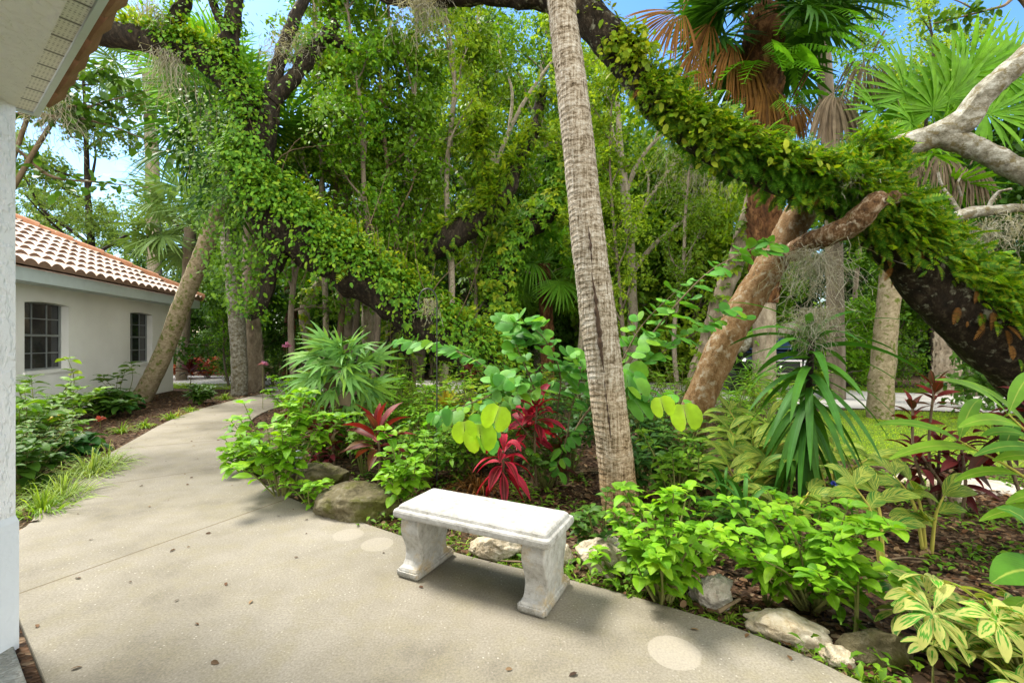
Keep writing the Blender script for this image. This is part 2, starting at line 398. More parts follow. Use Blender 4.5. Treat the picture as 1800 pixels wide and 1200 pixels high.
    M['white']=L('white_petal',[(.75,.78,.7),(.7,.75,.62)],.4,.3)
leafmats()
M['stem']=bark_mat('green_stem',[(.3,(.10,.12,.03)),(.7,(.2,.2,.06))],20,.2)
M['gingerstem']=bark_mat('yellow_stem',[(.3,(.30,.30,.05)),(.7,(.42,.36,.08))],10,.15)
M['twig']=bark_mat('brown_twig',[(.3,(.09,.06,.035)),(.7,(.2,.15,.09))],16,.4)
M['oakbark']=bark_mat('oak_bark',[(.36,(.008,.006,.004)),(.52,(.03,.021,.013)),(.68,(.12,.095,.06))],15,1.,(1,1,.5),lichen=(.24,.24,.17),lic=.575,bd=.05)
M['darkbark']=bark_mat('dark_bark',[(.34,(.006,.005,.004)),(.5,(.024,.018,.012)),(.66,(.075,.058,.036))],14,1.,lichen=(.13,.13,.07),lic=.6,bd=.05)  # near-black mottled bark with olive lichen
M['greybark']=bark_mat('grey_bark',[(.3,(.10,.08,.055)),(.5,(.26,.22,.16)),(.7,(.40,.36,.29))],14,.6,(1,1,.5),lichen=(.14,.15,.06),lic=.56)
M['palebark']=bark_mat('pale_bark',[(.34,(.05,.042,.025)),(.48,(.19,.175,.13)),(.64,(.40,.395,.34))],16,.9,(.6,1,1),lichen=(.13,.105,.05),lic=.54,bd=.015)
M['gumbo']=bark_mat('orange_bark',[(.32,(.05,.028,.011)),(.46,(.15,.082,.03)),(.58,(.215,.14,.07)),(.72,(.31,.255,.18))],19,.9,(1,1,.7),lichen=(.27,.225,.155),lic=.55,bd=.02)
M['gumbodark']=bark_mat('cut_limb_bark',[(.36,(.02,.011,.006)),(.5,(.13,.068,.027)),(.66,(.36,.29,.20))],18,.9,(1,1,.6),lichen=(.45,.38,.28),lic=.58,bd=.03)
M['leanbark']=bark_mat('mossy_palm_bark',[(.3,(.08,.06,.03)),(.5,(.26,.21,.13)),(.7,(.40,.34,.24))],13,.6,(1,1,1.2),lichen=(.10,.12,.02),lic=.53)
M['boot']=bark_mat('palm_boot',[(.36,(.015,.007,.003)),(.5,(.09,.038,.013)),(.66,(.24,.125,.05))],9,.8,(1,1,.4))
M['bootgrey']=bark_mat('grey_palm_boot',[(.3,(.10,.075,.05)),(.5,(.26,.21,.15)),(.7,(.42,.37,.29))],9,.7,(1,1,.4))
M['slimbark']=bark_mat('slim_bark',[(.3,(.06,.045,.03)),(.55,(.17,.14,.10)),(.75,(.30,.26,.2))],6,.5)
def sabal_mat():
    m=NT('ringed_palm_bark'); tc=m.n('ShaderNodeTexCoord'); s=m.n('ShaderNodeSeparateXYZ'); m.i(s,0,(tc,'UV'))
    ob=(tc,'Object')
    nz=m.noise(ob,4.,5)
    v=m.math('ADD',(s,1),m.math('MULTIPLY',nz,.10))
    ring=m.math('SINE',m.math('MULTIPLY',v,72.)); ring2=m.math('SINE',m.math('MULTIPLY',v,29.))
    mp=m.n('ShaderNodeMapping'); m.i(mp,'Vector',ob); mp.inputs['Scale'].default_value=(1,1,.10)
    fib=m.noise(mp,60.,4,.7)
    mp2=m.n('ShaderNodeMapping'); m.i(mp2,'Vector',ob); mp2.inputs['Scale'].default_value=(1,1,2.2)
    blk=m.noise(mp2,26.,5,.7); big=m.noise(ob,2.2,4)
    h=m.math('ADD',m.math('ADD',m.math('MULTIPLY',ring,.035),m.math('MULTIPLY',ring2,.03)),m.math('ADD',m.math('MULTIPLY',fib,.95),m.math('MULTIPLY',blk,.85)))
    col=m.ramp(m.math('SUBTRACT',h,.40),[(.20,(.03,.02,.011)),(.36,(.16,.125,.08)),(.50,(.33,.28,.205)),(.68,(.50,.46,.385))])
    # warmer, darker tint towards the foot, uneven, grey higher up
    z=m.n('ShaderNodeSeparateXYZ'); m.i(z,0,ob)
    low=m.ramp(m.math('ADD',(z,2),m.math('MULTIPLY',big,1.6)),[(.30,1.),(.75,0.)])   # ramp clamps to 0..1 m
    col=m.mix(m.math('MULTIPLY',m.ramp(m.math('ADD',m.math('MULTIPLY',(z,2),.4),m.math('MULTIPLY',big,.9)),[(.5,1.),(1.,0.)]),.75),col,m.mix(1.,col,(.80,.55,.24),'MULTIPLY'))
    m.bsdf(col,.9,h,.9,.02,.15)
    return m.m
M['sabal']=sabal_mat()
def simple(name,col,rough=.5,metal=0.,spec=.5,var=.12,sc=8.):
    m=NT(name); nz=m.noise(m.coord('Object'),sc,5)
    c=m.mix(1.,col,m.ramp(nz,[(.3,1-var),(.7,1+var)]),'MULTIPLY'); m.bsdf(c,rough,None,spec=spec,metal=metal); return m.m
M['scar']=simple('dark_fissure',(.045,.026,.013),.95,var=.6,sc=60.)
def stucco(name,col,scale=14,bs=.7,bd=.02,st=(1,1,1)):
    m=NT(name); v=m.coord('Object',st)
    n1=m.noise(v,scale,3,.5); n2=m.noise(v,scale*6,3)
    vo=m.n('ShaderNodeTexVoronoi'); m.i(vo,'Vector',v); vo.inputs['Scale'].default_value=scale*1.3
    h=m.math('ADD',m.ramp(n1,[(.42,0.),(.56,1.)]),m.math('MULTIPLY',n2,.35))
    big=m.noise(m.coord('Object'),1.2,4)
    c=m.mix(1.,col,m.ramp(big,[(.3,.93),(.7,1.05)]),'MULTIPLY')
    m.bsdf(c,.85,h,bs,bd,.2); return m.m
M['stucco']=stucco('white_stucco',(.78,.79,.78),22,.55,.012,(1,1.3,.8))
M['ceil']=stucco('ceiling_stucco',(.76,.745,.67),22,.6,.012,(1,1,1))
M['wall']=stucco('house_stucco',(.88,.88,.85),40,.25,.006)
M['plinth']=stucco('painted_plinth',(.70,.74,.77),30,.2,.004)
M['trim']=simple('painted_trim',(.55,.63,.64),.5,var=.05)
M['soffit']=None
def soffit_mat():
    m=NT('perforated_soffit'); tc=m.n('ShaderNodeTexCoord'); s=m.n('ShaderNodeSeparateXYZ'); m.i(s,0,(tc,'UV'))
    fx=m.math('FRACT',(s,0)); 
    # panel seam
    seam=m.ramp(m.math('ABSOLUTE',m.math('SUBTRACT',fx,.5)),[(.44,0.),(.485,1.)])
    # rows of small holes
    gx=m.math('SUBTRACT',m.math('FRACT',m.math('MULTIPLY',fx,9.)),.5); gy=m.math('SUBTRACT',m.math('FRACT',m.math('MULTIPLY',(s,1),14.)),.5)
    r=m.math('SQRT',m.math('ADD',m.math('MULTIPLY',gx,gx),m.math('MULTIPLY',gy,gy)))
    hole=m.ramp(r,[(.24,1.),(.32,0.)])
    band=m.ramp(m.math('ABSOLUTE',m.math('SUBTRACT',m.math('FRACT',m.math('MULTIPLY',fx,3.)),.5)),[(.30,1.),(.34,0.)])
    hole=m.math('MULTIPLY',m.math('MULTIPLY',hole,band),.55)
    d=m.math('MAXIMUM',seam,hole)
    col=m.mix(d,(.74,.74,.68),(.10,.10,.09)); m.bsdf(col,.5,m.math('MULTIPLY',d,-1.),.5,.01); return m.m
M['soffit']=soffit_mat()
M['tile']=bark_mat('weathered_roof_tile',[(.3,(.46,.33,.255)),(.5,(.60,.47,.39)),(.7,(.68,.57,.50))],5,.15,(1,1,1))
M['hip']=bark_mat('terracotta_ridge_tile',[(.3,(.38,.17,.09)),(.6,(.52,.26,.15)),(.8,(.58,.36,.25))],9,.15,(1,1,1))
M['frame']=simple('grey_frame',(.22,.24,.24),.4,var=.04)
def glass():
    m=NT('dark_window_glass'); nz=m.noise(m.coord('Object'),2.,3)
    m.bsdf(m.ramp(nz,[(.35,(.012,.016,.018)),(.7,(.035,.04,.042))]),.06,None,spec=.5); return m.m
M['glass']=glass()
# ------------------------------------------------------------------ ground materials
EAVE=np.array([.8,-.6]); EN=np.array([.6,.8])
JOINTS=[(G(52,1036),G(505,876)),(G(186,851),G(395,821)),(G(228,787),G(400,772)),(G(318,746),G(410,743))]
SPOTS=[(G(1185,1145),.118,.5),(G(612,939),.108,.35),(G(663,956),.112,.4),(G(1075,1085),.16,.18),(G(860,1085),.2,.15)]
def concrete():
    m=NT('aged_concrete'); ob=m.coord('Object'); s=m.n('ShaderNodeSeparateXYZ'); m.i(s,0,ob)
    big=m.noise(ob,1.1,6,.62); med=m.noise(ob,5.,6,.65); fine=m.noise(ob,90.,4,.7)
    col=m.ramp(big,[(.30,(.120,.106,.076)),(.46,(.195,.174,.13)),(.62,(.24,.216,.168)),(.78,(.28,.253,.203))])
    col=m.mix(m.math('MULTIPLY',m.ramp(med,[(.46,0.),(.70,1.)]),.42),col,(.20,.175,.095))
    col=m.mix(1.,col,m.ramp(fine,[(.3,.66),(.7,1.24)]),'MULTIPLY')
    vo=m.n('ShaderNodeTexVoronoi'); m.i(vo,'Vector',ob); vo.inputs['Scale'].default_value=48.
    v2=m.n('ShaderNodeSeparateColor'); m.i(v2,0,(vo,'Color'))
    shell=m.math('MULTIPLY',m.ramp((vo,'Distance'),[(.14,1.),(.24,0.)]),m.ramp((v2,0),[(.72,0.),(.78,1.)]))
    shell=m.math('MULTIPLY',shell,m.ramp(m.noise(ob,2.3,3),[(.42,.1),(.62,1.)]))
    col=m.mix(m.math('MULTIPLY',shell,.75),col,(.46,.42,.35))
    dk=m.math('MULTIPLY',m.ramp((vo,'Distance'),[(.10,1.),(.18,0.)]),m.ramp((v2,1),[(.90,0.),(.93,1.)]))
    col=m.mix(m.math('MULTIPLY',dk,.7),col,(.13,.10,.06))
    # worn scrape marks
    mp=m.n('ShaderNodeMapping'); m.i(mp,'Vector',ob); mp.inputs['Scale'].default_value=(9,3,1); mp.inputs['Rotation'].default_value=(0,0,.5)
    scr=m.noise(mp,1.6,3,.5); col=m.mix(m.math('MULTIPLY',m.ramp(scr,[(.70,0.),(.80,1.)]),.25),col,(.34,.305,.24))
    # pale discs where pots stood
    for p,r,k in SPOTS:
        dx=m.math('SUBTRACT',(s,0),float(p[0])); dy=m.math('SUBTRACT',(s,1),float(p[1]))
        d=m.math('SQRT',m.math('ADD',m.math('MULTIPLY',dx,dx),m.math('MULTIPLY',dy,dy)))
        e=m.math('ADD',d,m.math('MULTIPLY',m.math('SUBTRACT',med,.5),.02))
        lo=r*(.965 if k>.3 else .3)
        mr=m.n('ShaderNodeMapRange'); m.i(mr,0,e); mr.inputs[1].default_value=lo; mr.inputs[2].default_value=r*1.02; mr.inputs[3].default_value=k; mr.inputs[4].default_value=0.
        col=m.mix(mr,col,m.mix(1.,(.34,.305,.245),m.ramp(fine,[(.3,.9),(.7,1.05)]),'MULTIPLY'))
    # algae along the planted side, and saw-cut joints
    hgt=m.math('MULTIPLY',fine,.3)
    for k,(a,b) in enumerate(JOINTS):
        d=nrm((b-a)[:2]); nn=np.array([-d[1],d[0]]); L=float(np.linalg.norm((b-a)[:2]))
        off=m.math('ABSOLUTE',m.math('SUBTRACT',m.math('ADD',m.math('MULTIPLY',(s,0),float(nn[0])),m.math('MULTIPLY',(s,1),float(nn[1]))),float(nn@a[:2])))
        al=m.math('SUBTRACT',m.math('ADD',m.math('MULTIPLY',(s,0),float(d[0])),m.math('MULTIPLY',(s,1),float(d[1]))),float(d@a[:2]))
        w=.009+.004*k
        mr=m.n('ShaderNodeMapRange'); m.i(mr,0,off); mr.inputs[1].default_value=w*.5; mr.inputs[2].default_value=w; mr.inputs[3].default_value=1.; mr.inputs[4].default_value=0.
        ins=m.math('MULTIPLY',m.math('GREATER_THAN',al,-.6),m.math('LESS_THAN',al,L+.6))
        f=m.math('MULTIPLY',mr,ins)
        col=m.mix(m.math('MULTIPLY',f,.9 if k==0 else .6),col,(.10,.075,.04)); hgt=m.math('SUBTRACT',hgt,m.math('MULTIPLY',f,1.5))
    m.bsdf(col,.82,hgt,.35,.006,.25); return m.m
M['concrete']=concrete()
def aggregate():
    m=NT('washed_aggregate'); ob=m.coord('Object'); vo=m.n('ShaderNodeTexVoronoi'); m.i(vo,'Vector',ob); vo.inputs['Scale'].default_value=75.
    s=m.n('ShaderNodeSeparateColor'); m.i(s,0,(vo,'Color')); n=m.noise(ob,6.,5)
    col=m.mix(.6,m.ramp((s,0),[(0.,(.16,.15,.12)),(.5,(.33,.31,.26)),(1.,(.60,.58,.52))]),m.ramp(n,[(.3,(.24,.23,.18)),(.7,(.45,.43,.37))]))
    m.bsdf(col,.85,m.math('MULTIPLY',(vo,'Distance'),-1.),.6,.008,.2); return m.m
M['aggregate']=aggregate()
def mulch():
    m=NT('mulch_soil'); ob=m.coord('Object'); vo=m.n('ShaderNodeTexVoronoi'); mp=m.n('ShaderNodeMapping'); m.i(mp,'Vector',ob); mp.inputs['Scale'].default_value=(1,1.5,1); mp.inputs['Rotation'].default_value=(0,0,.6)
    m.i(vo,'Vector',mp); vo.inputs['Scale'].default_value=28.; s=m.n('ShaderNodeSeparateColor'); m.i(s,0,(vo,'Color')); n=m.noise(ob,3.,6)
    col=m.ramp((s,0),[(0.,(.018,.012,.008)),(.45,(.06,.035,.02)),(.8,(.12,.07,.04)),(1.,(.22,.16,.10))])
    col=m.mix(1.,col,m.ramp(n,[(.3,.55),(.7,1.2)]),'MULTIPLY')
    g=m.noise(ob,.55,5); col=m.mix(m.math('MULTIPLY',m.ramp(g,[(.5,0.),(.66,1.)]),.4),col,(.05,.07,.02))
    m.bsdf(col,.95,m.math('ADD',(vo,'Distance'),n),.8,.03,.1); return m.m
M['mulch']=mulch()
def gravel():
    m=NT('shell_gravel'); ob=m.coord('Object'); n=m.noise(ob,40.,4,.7); b=m.noise(ob,.9,5)
    col=m.mix(1.,m.ramp(b,[(.3,(.34,.32,.29)),(.7,(.52,.50,.46))]),m.ramp(n,[(.3,.75),(.7,1.15)]),'MULTIPLY'); m.bsdf(col,.95,n,.6,.02,.1); return m.m
M['gravel']=gravel()
def lawnsoil():
    m=NT('lawn_turf'); ob=m.coord('Object'); n=m.noise(ob,50.,4,.7); b=m.noise(ob,1.2,5)
    col=m.mix(1.,m.ramp(b,[(.35,(.09,.17,.02)),(.6,(.16,.24,.03)),(.75,(.20,.19,.06))]),m.ramp(n,[(.3,.6),(.7,1.25)]),'MULTIPLY'); m.bsdf(col,.95,n,.8,.03,.1); return m.m
M['turf']=lawnsoil()
def rockmat(name,stops,mossc,lo):
    m=NT(name); ob=m.coord('Object'); n=m.noise(ob,6.,9,.68); n2=m.noise(ob,30.,5,.7); vo=m.n('ShaderNodeTexVoronoi'); m.i(vo,'Vector',ob); vo.inputs['Scale'].default_value=16.
    col=m.ramp(m.math('ADD',m.math('MULTIPLY',n,.65),m.math('MULTIPLY',n2,.35)),stops)
    q=m.noise(ob,3.4,6,.6); col=m.mix(m.ramp(q,[(lo,0.),(lo+.12,1.)]),col,mossc)
    m.bsdf(col,.92,m.math('ADD',m.math('ADD',n,m.math('MULTIPLY',n2,.7)),m.math('MULTIPLY',(vo,'Distance'),.6)),.9,.04,.15); return m.m
M['rockmoss']=rockmat('mossy_limestone',[(.3,(.04,.034,.018)),(.5,(.14,.12,.065)),(.7,(.30,.275,.205))],(.085,.085,.02),.47)
M['rockpale']=rockmat('pale_limestone',[(.3,(.20,.14,.07)),(.45,(.48,.40,.27)),(.65,(.68,.63,.52))],(.24,.17,.06),.60)
M['rockwhite']=rockmat('white_limestone',[(.3,(.28,.22,.16)),(.5,(.50,.46,.39)),(.7,(.64,.61,.55))],(.45,.20,.10),.66)
def benchmat():
    m=NT('weathered_cast_stone'); ob=m.coord('Object'); n=m.noise(ob,14.,8,.7); n2=m.noise(ob,70.,4,.7); b=m.noise(ob,4.,5,.6)
    s=m.n('ShaderNodeSeparateXYZ'); m.i(s,0,ob)
    col=m.ramp(n,[(.28,(.20,.19,.16)),(.42,(.35,.34,.305)),(.62,(.47,.46,.43))])
    pits=m.math('MULTIPLY',m.ramp(n2,[(.60,0.),(.68,1.)]),m.ramp(b,[(.38,0.),(.55,1.)])); col=m.mix(m.math('MULTIPLY',m.ramp(b,[(.5,0.),(.72,1.)]),.45),col,(.22,.215,.16)); col=m.mix(m.math('MULTIPLY',pits,.8),col,(.17,.16,.14))
    rust=m.ramp(m.noise(ob,6.5,6,.65),[(.52,0.),(.68,1.)]); low=m.ramp((s,2),[(.0,1.),(.33,.75),(.37,0.)])
    col=m.mix(m.math('MULTIPLY',m.math('MULTIPLY',rust,low),.8),col,(.36,.25,.09))
    foot=m.ramp(m.math('ADD',(s,2),m.math('MULTIPLY',n,.08)),[(.045,1.),(.085,0.)]); col=m.mix(m.math('MULTIPLY',foot,.75),col,(.10,.09,.06))
    m.bsdf(col,.9,m.math('ADD',n,m.math('MULTIPLY',n2,.7)),.55,.012,.2); return m.m
M['bench']=benchmat()
M['metal']=simple('black_iron',(.018,.018,.02),.45,spec=.5)
M['plastic']=simple('grey_plastic',(.55,.60,.64),.4)

# ------------------------------------------------------------------ ground, path, drive, lawn
def fan_sheet(name,poly,z,mat,thick=0):
    bm=bmesh.new(); vs=[bm.verts.new((p[0],p[1],z)) for p in poly]; f=bm.faces.new(vs)
    if f.normal.z<0: f.normal_flip()
    if thick:
        r=bmesh.ops.extrude_face_region(bm,geom=[f])
        for v in [g for g in r['geom'] if isinstance(g,bmesh.types.BMVert)]: v.co.z-=thick
        bmesh.ops.recalc_face_normals(bm,faces=bm.faces)
        es=[e for e in bm.edges if all(abs(v.co.z-z)<1e-5 for v in e.verts)]
        bmesh.ops.bevel(bm,geom=es,offset=.008,segments=2,affect='EDGES',profile=.5)
    bmesh.ops.triangulate(bm,faces=[f for f in bm.faces if len(f.verts)>4])
    me=bpy.data.meshes.new(name); bm.to_mesh(me); bm.free(); me.materials.append(mat)
    o=link(name,me); return o
mb=MB(); q=np.array([[-300,-60,-.03],[300,-60,-.03],[300,400,-.03],[-300,400,-.03]]); mb.add(q,[np.array([[0,1,2,3]])]); kind(mb.obj('ground',M['mulch']),'structure')
def smooth2(pts,m): return catmull(np.array(pts),m)[:,:2]
EDGE_R=[(2.6,1.35),(2.14,1.556)]+[tuple(G(x,y)[:2]) for x,y in ((1570,1216),(1420,1152),(1290,1100),(1160,1060),(1040,1027),(940,1003),(860,985),(775,962),(690,935),(610,908),(540,886),(490,864),(455,842),(432,812),(428,780),(436,752),(452,730),(500,712),(575,704))]
EDGE_L=[tuple(G(x,y)[:2]) for x,y in ((470,690),(432,698),(395,707),(340,722),(288,743),(235,772),(180,803),(122,842),(75,884),(44,925))]+[(-3.72,3.15)]
er=smooth2([(*p,0) for p in EDGE_R],90); el=smooth2([(*p,0) for p in EDGE_L],60)
g0=np.array([-2.506,2.318]); gd=EAVE*1.
PATH=np.vstack([er,[(-4.0,13.2),(-6.2,13.4)],el,[tuple(g0-gd*1.35),tuple(g0+gd*5.5)]])
kind(fan_sheet('path',PATH,0.,M['concrete'],.14),'structure')
gp=g0-EN*.045
kind(fan_sheet('porch_floor',[gp-gd*.25,gp+gd*6,gp+gd*6-EN*4,gp-gd*.25-EN*4],-.004,M['aggregate'],.12),'structure')
kind(fan_sheet('driveway',[(-30,17),(-12,15.5),(-7,13.3),(-3,12.9),(2,12.4),(6,11.0),(7.2,9.9),(10,9.2),(14,9.0),(30,9.5),(30,13),(14,12.6),(10.5,12.8),(9,15.5),(3,16.4),(-5,17),(-12,19),(-30,21)],-.022,M['gravel']),'structure')
LAWN=[(4.0,5.7),(5.0,5.2),(7.4,5.3),(9,5.0),(13,5.5),(13,8.9),(10,9.1),(7.3,9.6),(5.0,9.0),(4.1,7.5)]
kind(fan_sheet('lawn',LAWN,-.026,M['turf']),'structure')
LAWN2=[(-11.5,14.3),(-9.8,13.9),(-7.6,13.7),(-7.8,15),(-12,15.8),(-16,17),(-16,15)]
kind(fan_sheet('side_lawn',LAWN2,-.0265,M['turf']),'structure')
VERGE=[(8.6,13.0),(14,12.8),(30,13.2),(30,14.2),(14,13.8),(9.5,14.6)]
kind(fan_sheet('verge',VERGE,-.0268,M['turf']),'structure')
def inpoly(p,poly):
    poly=np.asarray(poly); x,y=p[:,0],p[:,1]; c=np.zeros(len(p),bool); n=len(poly); j=n-1
    for i in range(n):
        xi,yi=poly[i]; xj,yj=poly[j]
        k=((yi>y)!=(yj>y))&(x<(xj-xi)*(y-yi)/(yj-yi+1e-12)+xi); c^=k; j=i
    return c
def sample_poly(poly,n):
    poly=np.asarray(poly); lo,hi=poly.min(0),poly.max(0); out=[]
    while sum(map(len,out))<n:
        p=rng.uniform(lo,hi,(n*2,2)); out.append(p[inpoly(p,poly)])
    return np.vstack(out)[:n]
mb=MB()
for poly,n in ((LAWN,26000),(LAWN2,6000),(VERGE,5000)):
    p=sample_poly(poly,n); far=p[:,1]>12
    blades(mb,np.c_[p,np.full(n,-.027)],np.c_[rng.normal(0,.5,(n,2)),np.ones(n)],rng.uniform(.04,.09,n)*np.where(far,1.5,1),.004+.003*far,.8,2,prof_grass,.2)
kind(mb.obj('lawn_grass',M['lawn']),'stuff')
# leaf litter on the mulch and a few scraps on the concrete
mb=MB()
def on_bed(n,lo,hi):
    p=rng.uniform(lo,hi,(n,2)); k=~inpoly(p,PATH)&~inpoly(p,LAWN)&((p@EN)>.32); return p[k]
for n,lo,hi,s in ((17000,(-1.5,1.4),(5,5),.036),(11000,(-9.5,2.9),(-3.2,13.5),.045),(4500,(-4,4),(5,9),.06)):
    p=on_bed(n,lo,hi); k=len(p); a=rng.uniform(0,2*PI,k)
    h_=k//2
    for TT,sl in ((T_hex(.3),slice(0,h_)),(T_simple(.13),slice(h_,k))): scat(mb,TT,np.c_[p,-.026+rng.uniform(0,.022,k)][sl],np.c_[np.cos(a),np.sin(a),rng.normal(0,.3,k)][sl],np.c_[rng.normal(0,.5,(k,2)),np.ones(k)][sl],(s*rng.uniform(.4,1.9,k))[sl])
p=sample_poly(PATH,130); k=130; a=rng.uniform(0,6.3,k)
scat(mb,T_hex(.25),np.c_[p,np.full(k,.006)],np.c_[np.cos(a),np.sin(a),np.zeros(k)],np.c_[rng.normal(0,.35,(k,2)),np.ones(k)],.02*rng.uniform(.4,2.2,k))
kind(mb.obj('leaf_litter',M['litter']),'stuff')
# small weeds and grass sprigs along the planted edge
mb=MB(); c=catmull(np.c_[er,np.zeros(len(er))],400)[:300]
for i in range(210):
    q=c[rng.integers(25,215)]+np.array([abs(rng.normal(.06,.10))*.6,abs(rng.normal(.08,.10)),-.03]); m=rng.integers(5,12)
    blades(mb,np.tile(q,(m,1))+rng.normal(0,.012,(m,3))*[1,1,0],np.c_[rng.normal(0,.9,(m,2)),np.ones(m)],rng.uniform(.04,.12,m),.005,.8,3,prof_grass,.2)
kind(mb.obj('edge_weeds',M['grassb']),'stuff')
# low creeping ground cover in the bed
mb=MB(); p=on_bed(2600,(-1.6,1.5),(5.5,5.6)); p=p[lump(np.c_[p,p[:,:1]*0],3.1)>-.05]; k=len(p)
for j in range(4):
    blades(mb,np.c_[p+rng.normal(0,.03,(k,2)),np.full(k,-.02+.02*j)],np.c_[rng.normal(0,.9,(k,2)),rng.uniform(.1,.8,k)],rng.uniform(.03,.07,k),.013,.5,3,prof_oval,.25,petiole=.3)
kind(mb.obj('ground_cover',M['mid']),'stuff')

# ------------------------------------------------------------------ near house (porch corner)
h=thing('porch_house','near house corner in white stucco with porch ceiling and perforated eave','house',(-2.34,2.155,0))
def loc(o): o.matrix_parent_inverse=Matrix.Translation(-Vector(h.location)); return o
def add_to(h,o): o.parent=h; o.matrix_parent_inverse=Matrix.Translation(-Vector(h.location)); return o
mb=MB(); box(mb,(-2.62,-3,.60),(-2.345,2.15,2.53)); add_to(h,mb.obj('wall',M['stucco']))
mb=MB()
a=np.array([[-2.7,-3],[-2.337,-3],[-2.337,2.158],[-2.7,2.158]]); b=np.array([[-2.7,-3],[-2.346,-3],[-2.346,2.149],[-2.7,2.149]])
prism(mb,a,-.12,.57); v=np.vstack([np.c_[a,np.full(4,.57)],np.c_[b,np.full(4,.605)]]); j=np.arange(4); mb.add(v,[np.stack([j,(j+1)%4,(j+1)%4+4,j+4],1)],None,0,False)
add_to(h,mb.obj('plinth',M['plinth']))
def EP(a,n): return EAVE*a+EN*n
c0=.316
mb=MB(); prism(mb,[EP(-3.165,c0),EP(-3.165,c0-4.5)+np.array([-1,0]),EP(3.5,c0-4.5),EP(3.5,c0)],2.53,3.12); add_to(h,mb.obj('porch_ceiling',M['ceil']))
mb=MB(); NPAN=19; a0,a1=-4.53,-4.53+NPAN*.205; 
for i in range(NPAN):
    p=[EP(a0+.205*i,.30),EP(a0+.205*(i+1),.30),EP(a0+.205*(i+1),.53),EP(a0+.205*i,.53)]
    mb.add(np.array([[*q,3.0] for q in p]),[np.array([[0,1,2,3]])],[[i,0],[i+1,0],[i+1,1],[i,1]],0,False)
add_to(h,mb.obj('soffit',M['soffit']))
mb=MB(); prism(mb,[EP(a0-.03,.532),EP(a1,.532),EP(a1,.562),EP(a0-.03,.562)],2.985,3.15); prism(mb,[EP(a0-.03,-1.),EP(a0,-1.),EP(a0,.5315),EP(a0-.03,.5315)],2.985,3.15); add_to(h,mb.obj('fascia',M['trim']))
mb=MB()   # barrel tiles along the eave, their ends overhanging the fascia
for i in range(18):
    aa=a0+.02+.30*i
    for row in range(6):
        n0=.66-.36*row; z=3.17+.16*row
        c=[np.array([*EP(aa,n0),z]),np.array([*EP(aa,n0-.40),z+.20])]
        tube(mb,c,[.125,.105],12,2,lin=True,cap=True)
mb.add(np.array([[*EP(a0,.6),3.13],[*EP(a1+1,.6),3.13],[*EP(a1+1,-2.),4.3],[*EP(a0,-2.),4.3]]),[np.array([[0,1,2,3]])],None,0,False)
M['shadetile']=bark_mat('shaded_roof_tile',[(.3,(.20,.10,.05)),(.6,(.33,.18,.10)),(.8,(.42,.28,.19))],8,.2,(1,1,1))  # darker copy of the tile colour, standing for shade at the eave edge
add_to(h,mb.obj('roof',M['shadetile']))

# ------------------------------------------------------------------ white guest house on the left
C=np.array([-10.05,13.5]); DW=nrm(np.array([-.98,4.2])); NW=np.array([DW[1],-DW[0]])
H=thing('tiled_house','low white stucco house with weathered red barrel tile roof beside the path','house',(*C,0))
def HP(s,n,z): # s metres back along the wall from the far corner, n metres out from it
    q=C-DW*s+NW*n; return [q[0],q[1],z]
def wall_s(px):   # where a sight line meets the wall
    k=(px-900)/FPX; # (C-DW s).x = k*(C-DW s).y
    return float((C[0]-k*C[1])/(DW[0]-k*DW[1]))
wins=[]
for (pa,pb,zt,zb) in ((43,121,2.17,.86),(229,268,2.17,.86)):
    s1,s0=wall_s(pa),wall_s(pb); wins.append((min(s0,s1),max(s0,s1),zb,zt))
mb=MB(); ZT=2.46
ss=sorted([0,9.]+[w[0] for w in wins]+[w[1] for w in wins]); arch=.035; REV=.14
def wq(a,b,z0,z1): mb.add([HP(a,0,z0),HP(b,0,z0),HP(b,0,z1),HP(a,0,z1)],[np.array([[0,3,2,1]])],None,0,False)
for a,b in zip(ss[:-1],ss[1:]):
    w=[w for w in wins if abs(w[0]-a)<1e-6]
    if not w: wq(a,b,-.1,ZT)
    else:
        _,_,zb,zt=w[0]; wq(a,b,-.1,zb); k=10
        for i in range(k):
            u0,u1=a+(b-a)*i/k,a+(b-a)*(i+1)/k; f=lambda u: zt-arch*(2*(u-a)/(b-a)-1)**2
            mb.add([HP(u0,0,f(u0)),HP(u1,0,f(u1)),HP(u1,0,ZT),HP(u0,0,ZT)],[np.array([[0,3,2,1]])],None,0,False)
            mb.add([HP(u0,0,f(u0)),HP(u1,0,f(u1)),HP(u1,-REV,f(u1)),HP(u0,-REV,f(u0))],[np.array([[0,1,2,3]])],None,0,False)
        for u in (a,b): mb.add([HP(u,0,zb),HP(u,0,zt-arch),HP(u,-REV,zt-arch),HP(u,-REV,zb)],[np.array([[0,1,2,3]])],None,0,False)
mb.add([HP(0,0,-.1),HP(0,-9,-.1),HP(0,-9,ZT),HP(0,0,ZT)],[np.array([[0,1,2,3]])],None,0,False)
add_to(H,mb.obj('wall',M['wall']))
